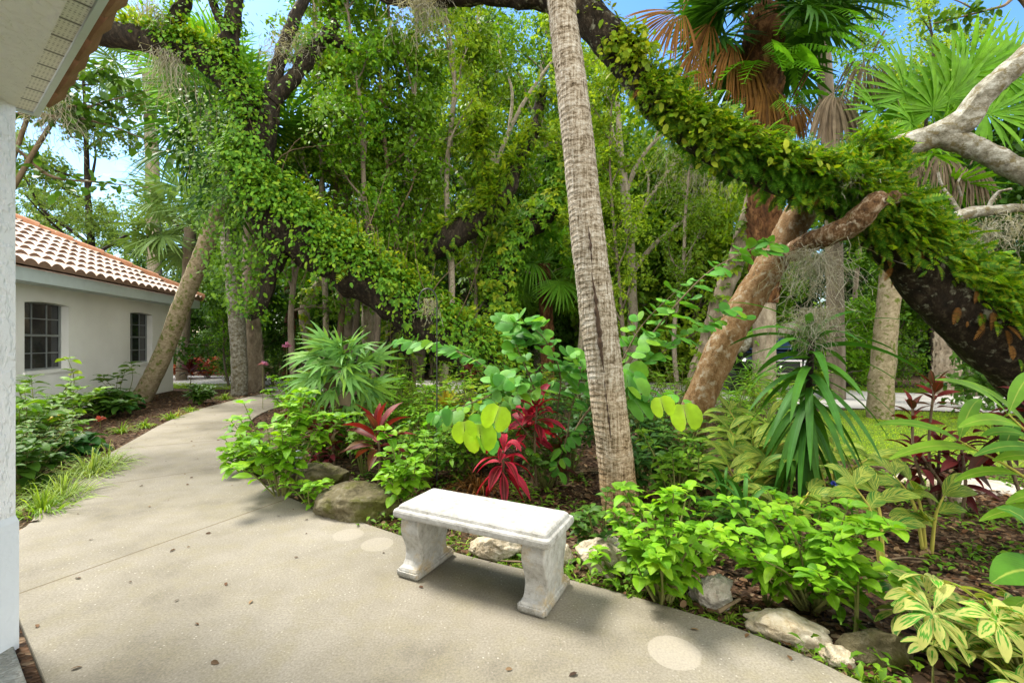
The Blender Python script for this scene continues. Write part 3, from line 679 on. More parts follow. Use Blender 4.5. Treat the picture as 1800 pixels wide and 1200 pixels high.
for a,b,zb,zt in wins:
    fr=MB(); n0=-REV+.01; 
    def bar(a0,a1,z0,z1,n1=n0,t=.03):
        v=[HP(a0,n1-t,z0),HP(a1,n1-t,z0),HP(a1,n1,z0),HP(a0,n1,z0),HP(a0,n1-t,z1),HP(a1,n1-t,z1),HP(a1,n1,z1),HP(a0,n1,z1)]
        fr.add(v,[np.array([[0,3,2,1],[4,5,6,7],[0,1,5,4],[1,2,6,5],[2,3,7,6],[3,0,4,7]])],None,0,False)
    bar(a,a+.05,zb,zt); bar(b-.05,b,zb,zt); bar(a+.05,b-.05,zb,zb+.05); bar(a+.05,b-.05,zt-.03,zt)
    zm=(zb+zt)/2+.02; bar(a+.05,b-.05,zm-.02,zm+.02,n0+.012)
    for k in (1,2):
        x=a+(b-a)*k/3; bar(x-.009,x+.009,zb+.05,zm-.025,n0-.006,.015); bar(x-.009,x+.009,zm+.025,zt-.04,n0-.006,.015)
    for z in ((zb+zm)/2,(zm+zt)/2): bar(a+.05,b-.05,z-.009,z+.009,n0-.008,.012)
    W=add_to(H,fr.obj('window',M['frame']))
    g=MB(); g.add([HP(a,n0-.02,zb),HP(b,n0-.02,zb),HP(b,n0-.02,zt),HP(a,n0-.02,zt)],[np.array([[0,3,2,1]])],None,0,False)
    po=g.obj('pane',M['glass']); po.parent=W
    s=MB(); 
    v=[HP(a-.03,-REV+.02,zb-.05),HP(b+.03,-REV+.02,zb-.05),HP(b+.03,.03,zb-.05),HP(a-.03,.03,zb-.05),HP(a-.03,-REV+.02,zb+.012),HP(b+.03,-REV+.02,zb+.012),HP(b+.03,.03,zb),HP(a-.03,.03,zb)]
    s.add(v,[np.array([[0,3,2,1],[4,5,6,7],[0,1,5,4],[1,2,6,5],[2,3,7,6],[3,0,4,7]])],None,0,False); so=s.obj('sill',M['wall']); so.parent=W
OV=.5
mb=MB()
def hb(s0,s1,n0,n1,z0,z1):
    v=[HP(s0,n0,z0),HP(s1,n0,z0),HP(s1,n1,z0),HP(s0,n1,z0),HP(s0,n0,z1),HP(s1,n0,z1),HP(s1,n1,z1),HP(s0,n1,z1)]
    mb.add(v,[np.array([[0,1,2,3],[7,6,5,4],[4,5,1,0],[5,6,2,1],[6,7,3,2],[7,4,0,3]])],None,0,False)
hb(-OV,9,.003,OV-.03,ZT,ZT+.02); hb(-OV,0,-9,.003,ZT,ZT+.02); add_to(H,mb.obj('eave_soffit',M['trim']))
mb=MB(); hb(-OV,9,OV-.03,OV,ZT-.02,ZT+.2); hb(-OV-.03,-OV,-9,OV,ZT-.02,ZT+.2); add_to(H,mb.obj('fascia',M['trim']))
PIT=.55; Z0=ZT+.24
def rz(n): return Z0+(OV+.05-n)*PIT
mb=MB(); TW=.30; TC=.34; rows=14; sub=8
for r in range(rows):
    nA=OV+.06-r*TC; nB=nA-TC
    smin=-OV-.05+r*TC        # the hip cuts the field here
    cols=int((9-smin)/TW)
    for c in range(cols+1):
        s0=9-(c+1)*TW
        us=np.linspace(0,1,sub+1); s=s0+us*TW
        prof=.075*np.maximum(np.sin(PI*us*1.0),0)**.8
        sa=np.maximum(s,smin); sb=np.maximum(s,smin+TC)
        if sa.max()<=smin+1e-6: continue
        jz=rng.uniform(-.004,.004)
        A=np.array([HP(x,nA+.035,rz(nA)+.05+p+jz) for x,p in zip(sa,prof)]); B=np.array([HP(x,nB,rz(nB)+.012+p*.9+jz) for x,p in zip(sb,prof)]); Dn=np.array([HP(x,nA+.03,rz(nA)-.0+p*.0) for x,p in zip(sa,prof)])
        k=sub+1; j=np.arange(sub)
        mb.add(np.vstack([A,B,Dn]),[np.stack([j,j+1,j+1+k,j+k],1)],None,0,True)
        mb.add(np.vstack([A,Dn]),[np.stack([j+k,j+1+k,j+1,j],1)],None,1,False)
mb.add([HP(9,OV,Z0-.02),HP(-OV,OV,Z0-.02),HP(-OV+5,OV-5,Z0-.02+5*PIT),HP(9,OV-5,Z0-.02+5*PIT)],[np.array([[0,1,2,3]])],None,1,False)
mb.add([HP(-OV,OV,Z0-.02),HP(-OV,-9,Z0-.02),HP(-OV+5,-9,Z0-.02+5*PIT),HP(-OV+5,OV-5,Z0-.02+5*PIT)],[np.array([[0,1,2,3]])],None,0,False)
M['undertile']=simple('tile_end_shade',(.24,.145,.10),.9)  # brown shade under the tile ends put into the colour
R=add_to(H,mb.obj('roof',[M['tile'],M['undertile']]))
mb=MB()
for i in range(12):
    t0,t1=-.06+i*.43,-.06+(i+1)*.43+.05
    f=lambda t,dz:np.array(HP(-OV+t,OV-t,rz(OV-t)+dz))
    tube(mb,[f(t0,.085),f(t1,.065)],[.125,.105],12,2,lin=True)
hp=mb.obj('ridge_tiles',M['hip']); hp.parent=R
# near-side hip end tiles seen edge-on
# ------------------------------------------------------------------ bench
be=nrm(np.array([.895,-.446])); bf=np.array([-be[1],be[0]]); bc=np.array([-.18,2.71])
B=thing('garden_bench','white weathered cast stone bench with moulded seat on two scroll pedestals','bench',(*bc,0),rz=math.atan2(be[1],be[0]))
def rbox(w,d,z,r,k=4):
    pts=[]
    for cx,cy,a0 in ((w/2-r,d/2-r,0),(-w/2+r,d/2-r,90),(-w/2+r,-d/2+r,180),(w/2-r,-d/2+r,270)):
        for i in range(k+1):
            a=math.radians(a0+90*i/k); pts.append([cx+r*math.cos(a),cy+r*math.sin(a),z])
    return pts
mb=MB(); rings=[]
for ins,z in ((.02,.355),(.004,.362),(0,.372),(0,.392),(.004,.402),(.014,.408),(.020,.409),(.022,.414),(.026,.424),(.036,.432),(.05,.435)):
    rings.append(rbox(1.02-2*ins,.41-2*ins,z,.02))
n=len(rings[0]); v=np.array(rings).reshape(-1,3); v=v+np.c_[np.zeros((len(v),2)),lump(v,9.)*.0015]+np.c_[lump(v,23.,2.)*.0018,lump(v,21.,5.)*.0018,np.zeros(len(v))]
j=np.arange(n); F=[]
for k in range(len(rings)-1): F.append(np.stack([j+k*n,(j+1)%n+k*n,(j+1)%n+(k+1)*n,j+(k+1)*n],1))
mb.add(v,[np.vstack(F),np.arange(n)[None,::-1],(np.arange(n)+(len(rings)-1)*n)[None]],None,0,False)
mb.obj('seat',M['bench'],B)
side=[(.185,0),(.187,.045),(.180,.058),(.150,.064),(.132,.085),(.124,.12),(.128,.16),(.145,.20),(.163,.235),(.172,.27),(.172,.31),(.166,.335),(.155,.355)]
for s in (-1,1):
    bm=bmesh.new(); T=.066
    poly=[(y,z) for y,z in side]+[(-y,z) for y,z in reversed(side)]
    vs=[bm.verts.new((-T,y,z)) for y,z in poly]; f=bm.faces.new(vs)
    r=bmesh.ops.extrude_face_region(bm,geom=[f])
    for vv in [g for g in r['geom'] if isinstance(g,bmesh.types.BMVert)]: vv.co.x+=2*T
    bmesh.ops.recalc_face_normals(bm,faces=bm.faces)
    es=[e for e in bm.edges if abs(e.verts[0].co.x-e.verts[1].co.x)<1e-5]
    bmesh.ops.bevel(bm,geom=es,offset=.009,segments=3,affect='EDGES',profile=.6)
    # the foot is a wider plate
    me=bpy.data.meshes.new('pedestal'); bm.to_mesh(me); bm.free(); me.materials.append(M['bench']); o=link('pedestal',me,B); o.location=(s*.405,0,0)
    bm=bmesh.new(); bmesh.ops.create_cube(bm,size=1.); bmesh.ops.scale(bm,verts=bm.verts,vec=(.165,.39,.05)); bmesh.ops.translate(bm,verts=bm.verts,vec=(0,0,.0255)); bmesh.ops.bevel(bm,geom=bm.edges[:],offset=.012,segments=3,affect='EDGES')
    me=bpy.data.meshes.new('foot'); bm.to_mesh(me); bm.free(); me.materials.append(M['bench']); f=link('foot',me,o)

# ------------------------------------------------------------------ rocks
def rock(px,py,wpx,hpx,label,mat,d=None,seed=0,depth=.8,sq=2.5):
    base=G(px,py) if d is None else np.array([(px-900)*d/FPX,d,0]); s=wpx*base[1]/FPX/2; hz=hpx*base[1]/FPX
    bm=bmesh.new(); bmesh.ops.create_icosphere(bm,subdivisions=5,radius=1)
    co=np.array([v.co[:] for v in bm.verts]); r=np.random.default_rng(seed)
    k=np.ones(len(co))
    for _ in range(9):   # broken facets
        n=nrm(r.normal(0,1,3)+[0,0,.2]); o=r.uniform(.62,.92); dd=co@n; co=co-np.outer(np.maximum(dd-o,0)*.85,n)
    co+=co*(lump(co,3.1,seed)*.13+lump(co,7.,seed*2.)*.06+lump(co,17.,seed)*.035+lump(co,37.,seed)*.018)[:,None]
    co*=[s,s*depth,hz*.62]; co[:,2]+=hz*.38; 
    a=r.uniform(-.4,.4); ca,sa=math.cos(a),math.sin(a); co[:,:2]=co[:,:2]@np.array([[ca,-sa],[sa,ca]])
    for v,c in zip(bm.verts,co): v.co=c
    for f in bm.faces: f.smooth=True
    me=bpy.data.meshes.new('limestone_rock'); bm.to_mesh(me); bm.free(); me.materials.append(M[mat])
    o=link('limestone_rock',me); o.location=base+np.array([0,s*depth*.6,-.05]); tag(o,label,'rock','limestone rocks edging the bed'); return o
rock(622,908,165,58,'large mossy grey limestone boulder behind the bench at the path edge','rockmoss',seed=3)
rock(545,862,130,46,'low mossy brown stone beside the biggest boulder','rockmoss',seed=5)
rock(470,815,110,70,'dark moss covered rock under the lime shrub hanging over the path','rockmoss',d=5.3,seed=6)
rock(1068,1000,105,58,'pitted tan limestone rock close to the right bench pedestal','rockpale',seed=8)
rock(985,985,50,40,'small pinkish stone showing just behind the bench pedestal','rockpale',seed=9)
rock(868,978,90,42,'sandy rounded rock seen underneath the bench seat','rockpale',seed=10)
rock(1262,1060,90,54,'white angular limestone rock with reddish streaks','rockwhite',seed=12)
rock(1402,1126,135,50,'long flat beige rock at the concrete edge in front of the lime shrub','rockpale',seed=13)
rock(1482,1158,60,34,'small yellowish stone lying at the end of the long beige rock','rockpale',seed=14)
rock(1560,1160,130,62,'mossy tan rock below the cream variegated shrub','rockmoss',seed=15,depth=.6)
rock(1692,878,50,34,'rounded grey stone among the red stems near the lawn','rockpale',seed=16)
rock(1625,852,75,24,'flat pale stone slab at the edge of the lawn','rockpale',seed=17)
rock(1770,862,120,16,'pale stepping stone lying beyond the dark ti plant','rockwhite',seed=18)
# broken stick by the white rock
mb=MB(); tube(mb,[G(1262,1078,.015)+[0,0,.01],G(1300,1052,.05)],[.012,.009],7,6,rough=.2); tag(mb.obj('broken_stick',M['twig']),'short dark broken stick leaning on the white rock','stick')
for px,py,px2,py2,l in ((880,985,990,1012,'thin pale twig lying under the bench'),(1535,990,1640,985,'long dry brown leaf stalk lying across the mulch')):
    mb=MB(); tube(mb,[G(px,py,.0),(G(px,py)+G(px2,py2))/2+[0,0,.03],G(px2,py2,.0)],[.006,.007,.004],6,8,rough=.2); tag(mb.obj('fallen_twig',M['twig']),l,'twig')
# ------------------------------------------------------------------ shepherd hook, stakes
d=4.6; b=np.array([(768-900)*d/FPX,d,0])
S=thing('shepherd_hook','tall thin black iron shepherd hook pole standing in the bed','garden hook',b)
mb=MB(); top=P(768,545,d); tube(mb,[b+[0,0,-.1]-b,(b+top)/2-b,top-b],.007,8,12); mb.obj('pole',M['metal'],S)
mb=MB(); pts=[top]+[P(x,y,d) for x,y in ((768,528),(764,515),(756,508),(748,508),(740,514),(736,526),(735,538),(738,545))]; tube(mb,np.array(pts)-b,[.007]*7+[.006,.005],8,40); mb.obj('hook',M['metal'],S)
d=6.9; b=G(119,737)
S=thing('garden_stake','black tube on a pale stake standing in the left bed by the house wall','garden stake',b)
mb=MB(); tube(mb,[[0,0,-.05],[0,0,.2]],.018,8,4); mb.obj('stake',simple('pale_post',(.5,.46,.36),.7),S)
mb=MB(); tube(mb,[[0,0,.2],[0,0,.22],[.01,0,.62],[.012,0,.64]],[.03,.04,.04,.02],10,6,lin=True); mb.obj('tube',M['metal'],S)
b=G(519,826)
S=thing('path_light','small grey path spotlight beside the mossy rock','garden light',b)
mb=MB(); tube(mb,[[0,0,-.04],[0,0,.10]],.012,8,4); mb.obj('stake',M['metal'],S)
mb=MB(); tube(mb,[[-.09,.03,.10],[-.07,.03,.11],[.02,.0,.16],[.05,-.01,.175]],[.02,.035,.05,.052],14,8,lin=True); mb.obj('lamp_head',M['plastic'],S)
# ------------------------------------------------------------------ templates
TS=T_simple(.3); TH=T_hex(.3); TV=T_creeper(); TB=T_bilobed(); TBS=[T_bilobed(.05,.25),T_bilobed(.3,.12),T_bilobed(.5,.35),T_bilobed(-.1,.4)]; TF=T_fern(); TP=T_fern(11,.32,.042,.7); TA=[T_antler(i) for i in range(3)]
FANS=[T_fan(seed=i,droop=.22+.12*i) for i in range(3)]; FANW=T_fan(seed=7,droop=1.3,split=.32); FDEAD=[T_fan(nseg=30,L=1.,seed=20,droop=1.5,split=.55,pet=.35,span=80,curl=.25),T_fan(nseg=26,seed=21,droop=1.6,split=.35,pet=.5,span=60,curl=.45)]
FSMALL=T_fan(nseg=16,L=.9,pet=.9,seed=4,droop=.3)
def child(name,mbx,mat,root):
    "parts are modelled in world space and hung under their thing"
    o=mbx.obj(name,mat,root); o.matrix_parent_inverse=Matrix.Translation(-Vector(root.location)); return o
def path_tube(mb,rows,n=14,m=80,rough=.12,rs=2.2,ring=0.):
    a,r=path_px(rows); return tube(mb,a,r,n,m,rough,rs,ring=ring)

# ------------------------------------------------------------------ great live oak, fern-clad limb sweeping over the view
base=np.array([6.9,4.7,0.])
OAK=thing('live_oak','huge leaning live oak with dark underside and limb thickly clad in green ferns','tree',base)
mb=MB()
rows=[(2090,890,4.7,140.0),(1960,770,4.6,120.0),(1850,665,4.5,94.4),(1750,590,4.4,73.6),(1660,512,4.35,59.2),(1570,425,4.3,46.4),(1490,350,4.3,40.0),(1400,318,4.35,35.2),(1290,275,4.4,32.0),(1200,225,4.5,28.8),(1130,150,4.6,28.8),(1085,90,4.65,30.4),(1045,40,4.7,33.6),(1010,0,4.75,32.0),(950,-45,4.8,27.2),(860,-60,4.9,22.4)]
c,R=path_tube(mb,rows,18,150,.13)
path_tube(mb,[(1010,-5,4.75,30),(940,-12,4.85,26),(860,-14,5.,22),(780,-12,5.1,20),(700,-8,5.2,17),(640,-22,5.3,12)],12,50,.15)
stump=path_tube(mb,[(1550,390,4.25,36),(1535,310,4.3,22),(1525,275,4.35,12),(1512,245,4.4,5)],12,24,.15)   # dark upright stump in the ferns
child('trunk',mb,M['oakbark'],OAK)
mb=MB(); k=len(c)
clothe(mb,c,R,TF,3600,.135,spread=1.3,out=.65,droop=.45,trange=(.32,.66),off=.97,jit=.03,patch=-.42,face=.8,pf=3.4,clus=3,cs=.06)
clothe(mb,c,R,TF,2000,.165,spread=.95,face=.8,patch=-.4,pf=3.2,clus=3,cs=.07,out=.8,droop=.3,trange=(.10,.36),off=.97,jit=.06,bias=.15)
clothe(mb,*stump,TF,420,.15,spread=2.2,out=.7,droop=.3,trange=(.3,1.),jit=.16,patch=None)
clothe(mb,c,R,TF,420,.15,spread=1.0,out=.8,droop=.3,trange=(.33,.43),off=1.0,jit=.14)
child('fern_foliage',mb,M['fern'],OAK)
mb=MB(); clothe(mb,c,R,TF,420,.12,spread=1.3,out=.5,droop=.8,trange=(.14,.66),off=.98,jit=.04,face=.8); child('brown_fern_foliage',mb,M['dead'],OAK)
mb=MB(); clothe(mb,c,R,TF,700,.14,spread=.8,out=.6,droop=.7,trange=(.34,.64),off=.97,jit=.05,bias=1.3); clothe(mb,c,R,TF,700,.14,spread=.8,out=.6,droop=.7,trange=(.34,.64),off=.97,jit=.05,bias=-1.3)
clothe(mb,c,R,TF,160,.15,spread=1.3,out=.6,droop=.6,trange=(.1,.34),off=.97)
child('lower_fern_foliage',mb,M['ferndeep'],OAK)
mb=MB(); clothe(mb,c,R,TH,2600,.08,spread=1.3,face=.8,patch=-.35,pf=3.4,clus=4,out=.5,droop=.5,trange=(.46,.74),off=1.02,jit=.08); clothe(mb,c,R,TH,120,.08,spread=1.4,trange=(.66,.9),jit=.04); child('leaves',mb,M['vinegold'],OAK)

# ------------------------------------------------------------------ orange-barked tree with pale forked limbs
base=G(1200,842)
GT=thing('gumbo_limbo_tree','curving orange-brown barked tree rising beside the palm into pale forked limbs','tree',base)
gd_=4.85
mb=MB(); path_tube(mb,[(1200,850,gd_,29),(1210,770,gd_,26),(1232,700,gd_,27),(1264,625,gd_,28),(1300,555,gd_,28),(1345,480,gd_,28),(1388,408,gd_,28),(1422,345,gd_,27),(1455,300,gd_+.1,26),(1505,285,gd_+.1,25)],16,90,.09)
path_tube(mb,[(1216,790,gd_-.02,22),(1226,850,gd_-.05,20),(1228,885,gd_-.1,22)],10,20,.15)
child('trunk',mb,M['gumbo'],GT)
mb=MB()
path_tube(mb,[(1500,300,gd_+.1,29.9),(1545,278,gd_,29.0),(1590,258,4.8,28.2),(1640,240,4.7,25.5),(1690,215,4.6,28.2),(1730,165,4.5,24.6),(1780,120,4.4,24.6),(1850,50,4.3,22.9),(1920,-30,4.2,22.9)],14,70,.1)
path_tube(mb,[(1650,240,4.68,22.1),(1700,255,4.6,22.9),(1745,275,4.5,22.9),(1800,305,4.4,22.9),(1880,350,4.3,22.1),(1960,420,4.2,20.4)],14,50,.1)
path_tube(mb,[(1600,350,4.4,16),(1625,362,4.4,12),(1645,378,4.4,13),(1672,384,4.4,12),(1705,374,4.4,13),(1745,370,4.4,11),(1800,366,4.4,9),(1860,380,4.4,8)],10,50,.15)
for a in ([(1690,378,4.4,5),(1672,350,4.45,4),(1655,325,4.5,3),(1648,300,4.5,2)],[(1735,368,4.4,5),(1752,340,4.4,4),(1778,332,4.3,3)],[(1668,382,4.4,4),(1640,345,4.5,3),(1625,330,4.5,2)],[(1690,345,4.5,3),(1684,322,4.5,2),(1692,305,4.5,2)]): path_tube(mb,a,6,14,.2)
child('limb',mb,M['palebark'],GT)
mb=MB(); path_tube(mb,[(1392,446,4.6,18.7),(1425,424,4.4,20.4),(1462,412,4.2,21.2),(1495,396,4.1,22.9),(1520,374,4.0,22.9),(1542,352,3.95,20.4),(1552,345,3.95,10.2)],14,50,.12)
path_tube(mb,[(1540,352,4.0,18),(1570,348,4.05,17),(1596,350,4.1,16),(1608,352,4.1,10)],12,24,.12)
child('cut_limb',mb,M['gumbodark'],GT)

# ------------------------------------------------------------------ ringed palm trunk
base=G(1094,918)
SP=thing('cabbage_palm','tall grey ringed palm trunk leaning up behind the bench','palm',base)
mb=MB(); path_tube(mb,[(1100,945,3.6,37),(1092,900,3.62,34),(1080,790,3.64,32.5),(1068,690,3.65,32),(1056,590,3.66,32.5),(1045,510,3.67,32),(1036,440,3.67,31),(1026,350,3.68,29.5),(1015,240,3.68,28.5),(1003,140,3.69,27.5),(993,60,3.7,25.5),(984,-20,3.72,25),(976,-140,3.75,24)],28,900,.035,1.,.007)
c,R=catmull(np.array([P(1100,945,3.6),P(1056,590,3.66),P(976,-140,3.75)]),10),0
child('trunk',mb,M['sabal'],SP)
mb=MB(); 
for pts,w in (([(1034,398),(1038,430),(1041,470)],.012),([(1040,478),(1046,520),(1050,560),(1056,610),(1062,655)],.020),([(1062,665),(1068,720),(1074,770)],.009)):
    a=np.array([P(x,y,3.508) for x,y in pts]); tube(mb,a,[.002]+[w*.7]*(len(pts)-2)+[.002],7,40,.9,2.)
child('bark_fissure',mb,M['scar'],SP)
mb=MB(); ctr=P(974,-190,3.78); n=26; az=np.arange(n)*2.4; el=np.linspace(-.5,1.3,n)
f=np.c_[np.cos(az)*np.cos(el),np.sin(az)*np.cos(el),np.sin(el)]; upv=np.c_[-np.cos(az)*np.sin(el),-np.sin(az)*np.sin(el),np.cos(el)]
for q in range(3): scat(mb,FANS[q],np.tile(ctr+[0,0,1.2],(n,1))[q::3],f[q::3],upv[q::3],1.0)
child('crown',mb,M['fan'],SP)

# ------------------------------------------------------------------ vine-clad fallen oak, centre left
base=np.array([1.0,9.6,0])
VO=thing('vine_covered_oak','long leaning oak trunk smothered in bright green creeper slanting down to the bed','tree',base)
mb=MB()
rows=[(985,760,9.6,40),(920,700,9.4,42),(860,648,9.2,42),(800,600,9.1,40),(740,556,9.,40),(680,515,8.9,40),(620,478,8.8,42),(560,440,8.7,44),(505,398,8.6,45),(462,350,8.5,42),(442,300,8.45,36),(446,240,8.4,28),(432,185,8.35,27),(400,132,8.3,27),(350,100,8.2,26),(300,84,8.1,25),(240,68,8.,24),(180,60,7.95,24),(110,62,7.9,22)]
c,R=path_tube(mb,rows,16,160,.15)
up=[]
for rr in ([(455,270,8.4,24),(470,220,8.4,20),(478,170,8.45,16),(490,110,8.5,13),(520,30,8.6,10),(560,-40,8.7,8)],
 [(395,130,8.3,22),(402,80,8.3,19),(410,30,8.3,17),(418,-50,8.4,14)],
 [(292,84,8.1,18),(305,45,8.1,16),(322,5,8.1,14),(335,-60,8.1,12)],
 [(478,180,8.4,14),(530,120,8.6,13),(560,80,8.7,12),(590,40,8.8,9)],
 [(520,115,8.6,12),(570,70,8.7,10),(600,78,8.8,8),(620,90,8.9,5)],
 [(505,400,8.6,26),(480,470,8.5,15),(460,540,8.5,10),(440,560,8.5,6)],
 [(402,60,8.3,10),(380,20,8.2,8),(360,-40,8.2,6)]):
    up.append(path_tube(mb,rr,10,30,.2))
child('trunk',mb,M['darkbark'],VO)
mb=MB(); 
clothe(mb,c,R,TH,9500,.088,face=.75,clus=6,cs=.075,spread=1.2,out=.6,droop=.55,trange=(.05,.60),off=.98,jit=.24)
clothe(mb,c,R,TV,700,.12,spread=1.2,out=.6,droop=.55,trange=(.05,.60),off=1.,jit=.26)
clothe(mb,c,R,TH,2800,.088,clus=6,cs=.08,spread=1.1,out=.7,droop=.5,trange=(.32,.58),off=1.0,jit=.42)
clothe(mb,c,R,TH,2900,.085,face=.6,clus=6,cs=.07,spread=1.3,out=.6,droop=.6,trange=(.58,.86),off=1.0,jit=.15)
for u in up[1:]: clothe(mb,u[0],u[1],TH,460,.085,clus=5,cs=.07,spread=2.0,out=.6,droop=.5,off=1.,jit=.16)
clothe(mb,up[0][0],up[0][1],TH,360,.085,clus=5,cs=.07,spread=2.0,out=.6,droop=.5,off=1.,jit=.2,trange=(.45,1))
child('creeper_leaves',mb,M['vine'],VO)
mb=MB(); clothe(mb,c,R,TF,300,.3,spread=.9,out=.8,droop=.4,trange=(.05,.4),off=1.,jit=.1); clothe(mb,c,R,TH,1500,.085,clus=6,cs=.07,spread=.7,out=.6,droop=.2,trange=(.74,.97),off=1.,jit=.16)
clothe(mb,c,R,TH,1300,.085,clus=6,cs=.07,spread=.7,out=.6,droop=.2,trange=(.1,.55),off=1.2,jit=.3); child('sun_tinted_leaves',mb,M['vinegold'],VO)  # yellower leaves on the upper side, sunlight put into their colour
mb=MB(); rs_=np.random.default_rng(77)
for i in range(46):    # bare hanging stems and aerial roots
    px=rs_.uniform(310,900); t_=np.interp(px,[310,450,560,700,860,900],[90,250,430,520,620,640]); q=P(px,t_+rs_.uniform(-10,25),8.5+.7*(px>600)); L=rs_.uniform(.5,1.9)
    tube(mb,[q+[0,0,.2],q+rs_.normal(0,.06,3)-[0,0,L*.4],q+rs_.normal(0,.10,3)-[0,0,L]],[.006,.005,.003],4,8,0.)
for i in range(30):    # arching twigs standing up out of the creeper
    px=rs_.uniform(400,840); t_=np.interp(px,[400,450,560,700,860],[180,300,430,520,620]); q=P(px,t_,8.7); L=rs_.uniform(.6,1.7); dd=np.array([rs_.normal(0,.5),rs_.normal(0,.3),1.])
    tube(mb,[q,q+dd*L*.5,q+dd*L+rs_.normal(0,.25,3)],[.012,.008,.004],4,8,0.)
child('hanging_stems',mb,M['twig'],VO)
# hanging leafy creeper curtains
mb=MB()
for px,py,l,n in ((335,110,1.5,110),(385,150,1.6,130),(430,250,1.6,150),(400,320,1.8,240),(420,400,1.5,220),(365,290,1.3,150),(560,120,1.2,110),(490,330,1.3,130),(345,200,1.4,110)):
    q=P(px,py,8.4); z=rng.uniform(0,1,n)**.8*l; p=q+np.c_[rng.normal(0,.22,n)+.1*np.sin(z*3),rng.normal(0,.2,n),-z]
    p=np.vstack([p,p+rng.normal(0,.1,(n,3))]); n*=2
    scat(mb,TH,p,unit_rand(n)*.6+[0,-.4,-.6],unit_rand(n)*.4+[0,-.6,.6],.09*rng.uniform(.6,1.3,n))
child('hanging_leaves',mb,M['mid'],VO)

# ------------------------------------------------------------------ palms
def crown(mb,ctr,n,sc,el0,el1,T=FANS,seed=0,az0=0.,azs=2.4):
    r=np.random.default_rng(seed); az=az0+np.arange(n)*azs+r.normal(0,.2,n); el=np.linspace(el0,el1,n)+r.normal(0,.12,n)
    f=np.c_[np.cos(az)*np.cos(el),np.sin(az)*np.cos(el),np.sin(el)]; u=np.c_[-np.cos(az)*np.sin(el),-np.sin(az)*np.sin(el),np.cos(el)]+r.normal(0,.2,(n,3))
    for q in range(len(T)): scat(mb,T[q],np.tile(ctr,(n,1))[q::len(T)],f[q::len(T)],u[q::len(T)],sc*r.uniform(.85,1.12,len(f[q::len(T)])))
def boots(mb,c,R,step=.13,k=7,L=.3,w=.05,out=.2,trim=1.):
    s=np.concatenate([[0],np.cumsum(np.linalg.norm(np.diff(c,axis=0),axis=1))]); z=0; row=0
    while z<s[-1]*trim:
        p=np.array([np.interp(z,s,c[:,i]) for i in range(3)]); r=np.interp(z,s,R)
        a=np.arange(k)*2*PI/k+row*PI/k; rad=np.c_[np.cos(a),np.sin(a),0*a]; tan=np.c_[-np.sin(a),np.cos(a),0*a]
        for sg in (-1,1):
            blades(mb,p+rad*r*.92,rad*out+tan*.42*sg+[0,0,1.],L*rng.uniform(.7,1.1,k),w,-.05,3,lambda t:1.15-.55*t,-.25,up=rad)
        z+=step; row+=1
# tall orange-booted palm, upper right
base=np.array([5.15,9.3,0]); cy=9.3
RP=thing('booted_palm','tall cabbage palm with rough orange-brown booted trunk and hanging dead fronds','palm',base)
mb=MB(); c1,R1=tube(mb,[base+[0,0,-.1],base+[.0,0,2.2]],[.23,.21],14,20,.08); child('lower_trunk',mb,M['bootgrey'],RP)
mb=MB(); c2,R2=tube(mb,[base+[0,0,2.2],base+[.02,0,4.4],base+[-.02,0,6.2],base+[0,0,7.9]],[.23,.30,.34,.34],14,40,.2,4.); boots(mb,c2,R2,.15,8,.36,.065,.22); child('trunk',mb,M['boot'],RP)
mb=MB(); crown(mb,base+[0,0,8.2],38,1.25,-.75,1.2,FANS,3); child('crown',mb,M['fandark'],RP)
mb=MB(); f=[]
def deadfan(mb,px,py,d,a0,a1,L,n=30,droop=.5,wf=1.,back=.0):
    q=P(px,py,d); a=np.radians(np.linspace(a0,a1,n))+rng.normal(0,.03,n); r=abs(math.radians(a1-a0))/n
    dd=np.c_[np.cos(a),-.18+rng.normal(0,.06,n),np.sin(a)]; l=L*rng.uniform(.8,1.08,n)
    blades(mb,q+dd*.10,dd,l,np.maximum(l*.5*np.sin(r/2)*1.25,.013)*wf,droop*rng.uniform(.6,1.5,n),8,lambda t:np.where(t<.5,.15+.85*t/.5,np.clip((1-t)/.5,.03,1)**.7),.4,up=np.array([0,-1.,.2])+rng.normal(0,.12,(n,3)))
    tube(mb,[P(px+30,py-55,d+.3),P(px+12,py-22,d+.15),q],[.02,.015,.012],5,8,0.)
deadfan(mb,1193,22,8.6,172,262,1.15,30,.35)
deadfan(mb,1200,20,8.65,225,300,.85,22,1.1)
deadfan(mb,1225,85,8.8,215,300,.95,24,1.0)
deadfan(mb,1290,70,8.75,215,290,1.15,24,1.1)
deadfan(mb,1250,40,8.9,200,290,1.1,24,.9)
for px,py,L in ((1395,178,.75),(1385,185,.7),(1310,110,.9),(1345,150,.9)): deadfan(mb,px,py,8.9,200,340,L,26,2.2)
child('dead_fronds',mb,M['dead'],RP)
mb=MB(); n=34; c3=catmull([base+[0,0,5.0],base+[0,0,8.3]],20); 
clothe(mb,c3,np.full(20,.42),TP,40,.75,spread=3.,out=.9,droop=.5,jit=.25)
for px,py,sc in ((1425,85,.9),(1440,60,.8),(1385,110,.8),(1480,50,.8),(1345,95,.7),(1320,45,.7),(1500,95,.7),(1280,160,.55),(1410,30,.9),(1360,20,.8),(1460,20,.8),(1520,40,.6)):
    scat(mb,TP,[P(px,py,8.6)],[[rng.normal(0,.6),-.4,-.3]],[[0,-.7,.7]],sc)
child('polypody_fronds',mb,M['poly'],RP)
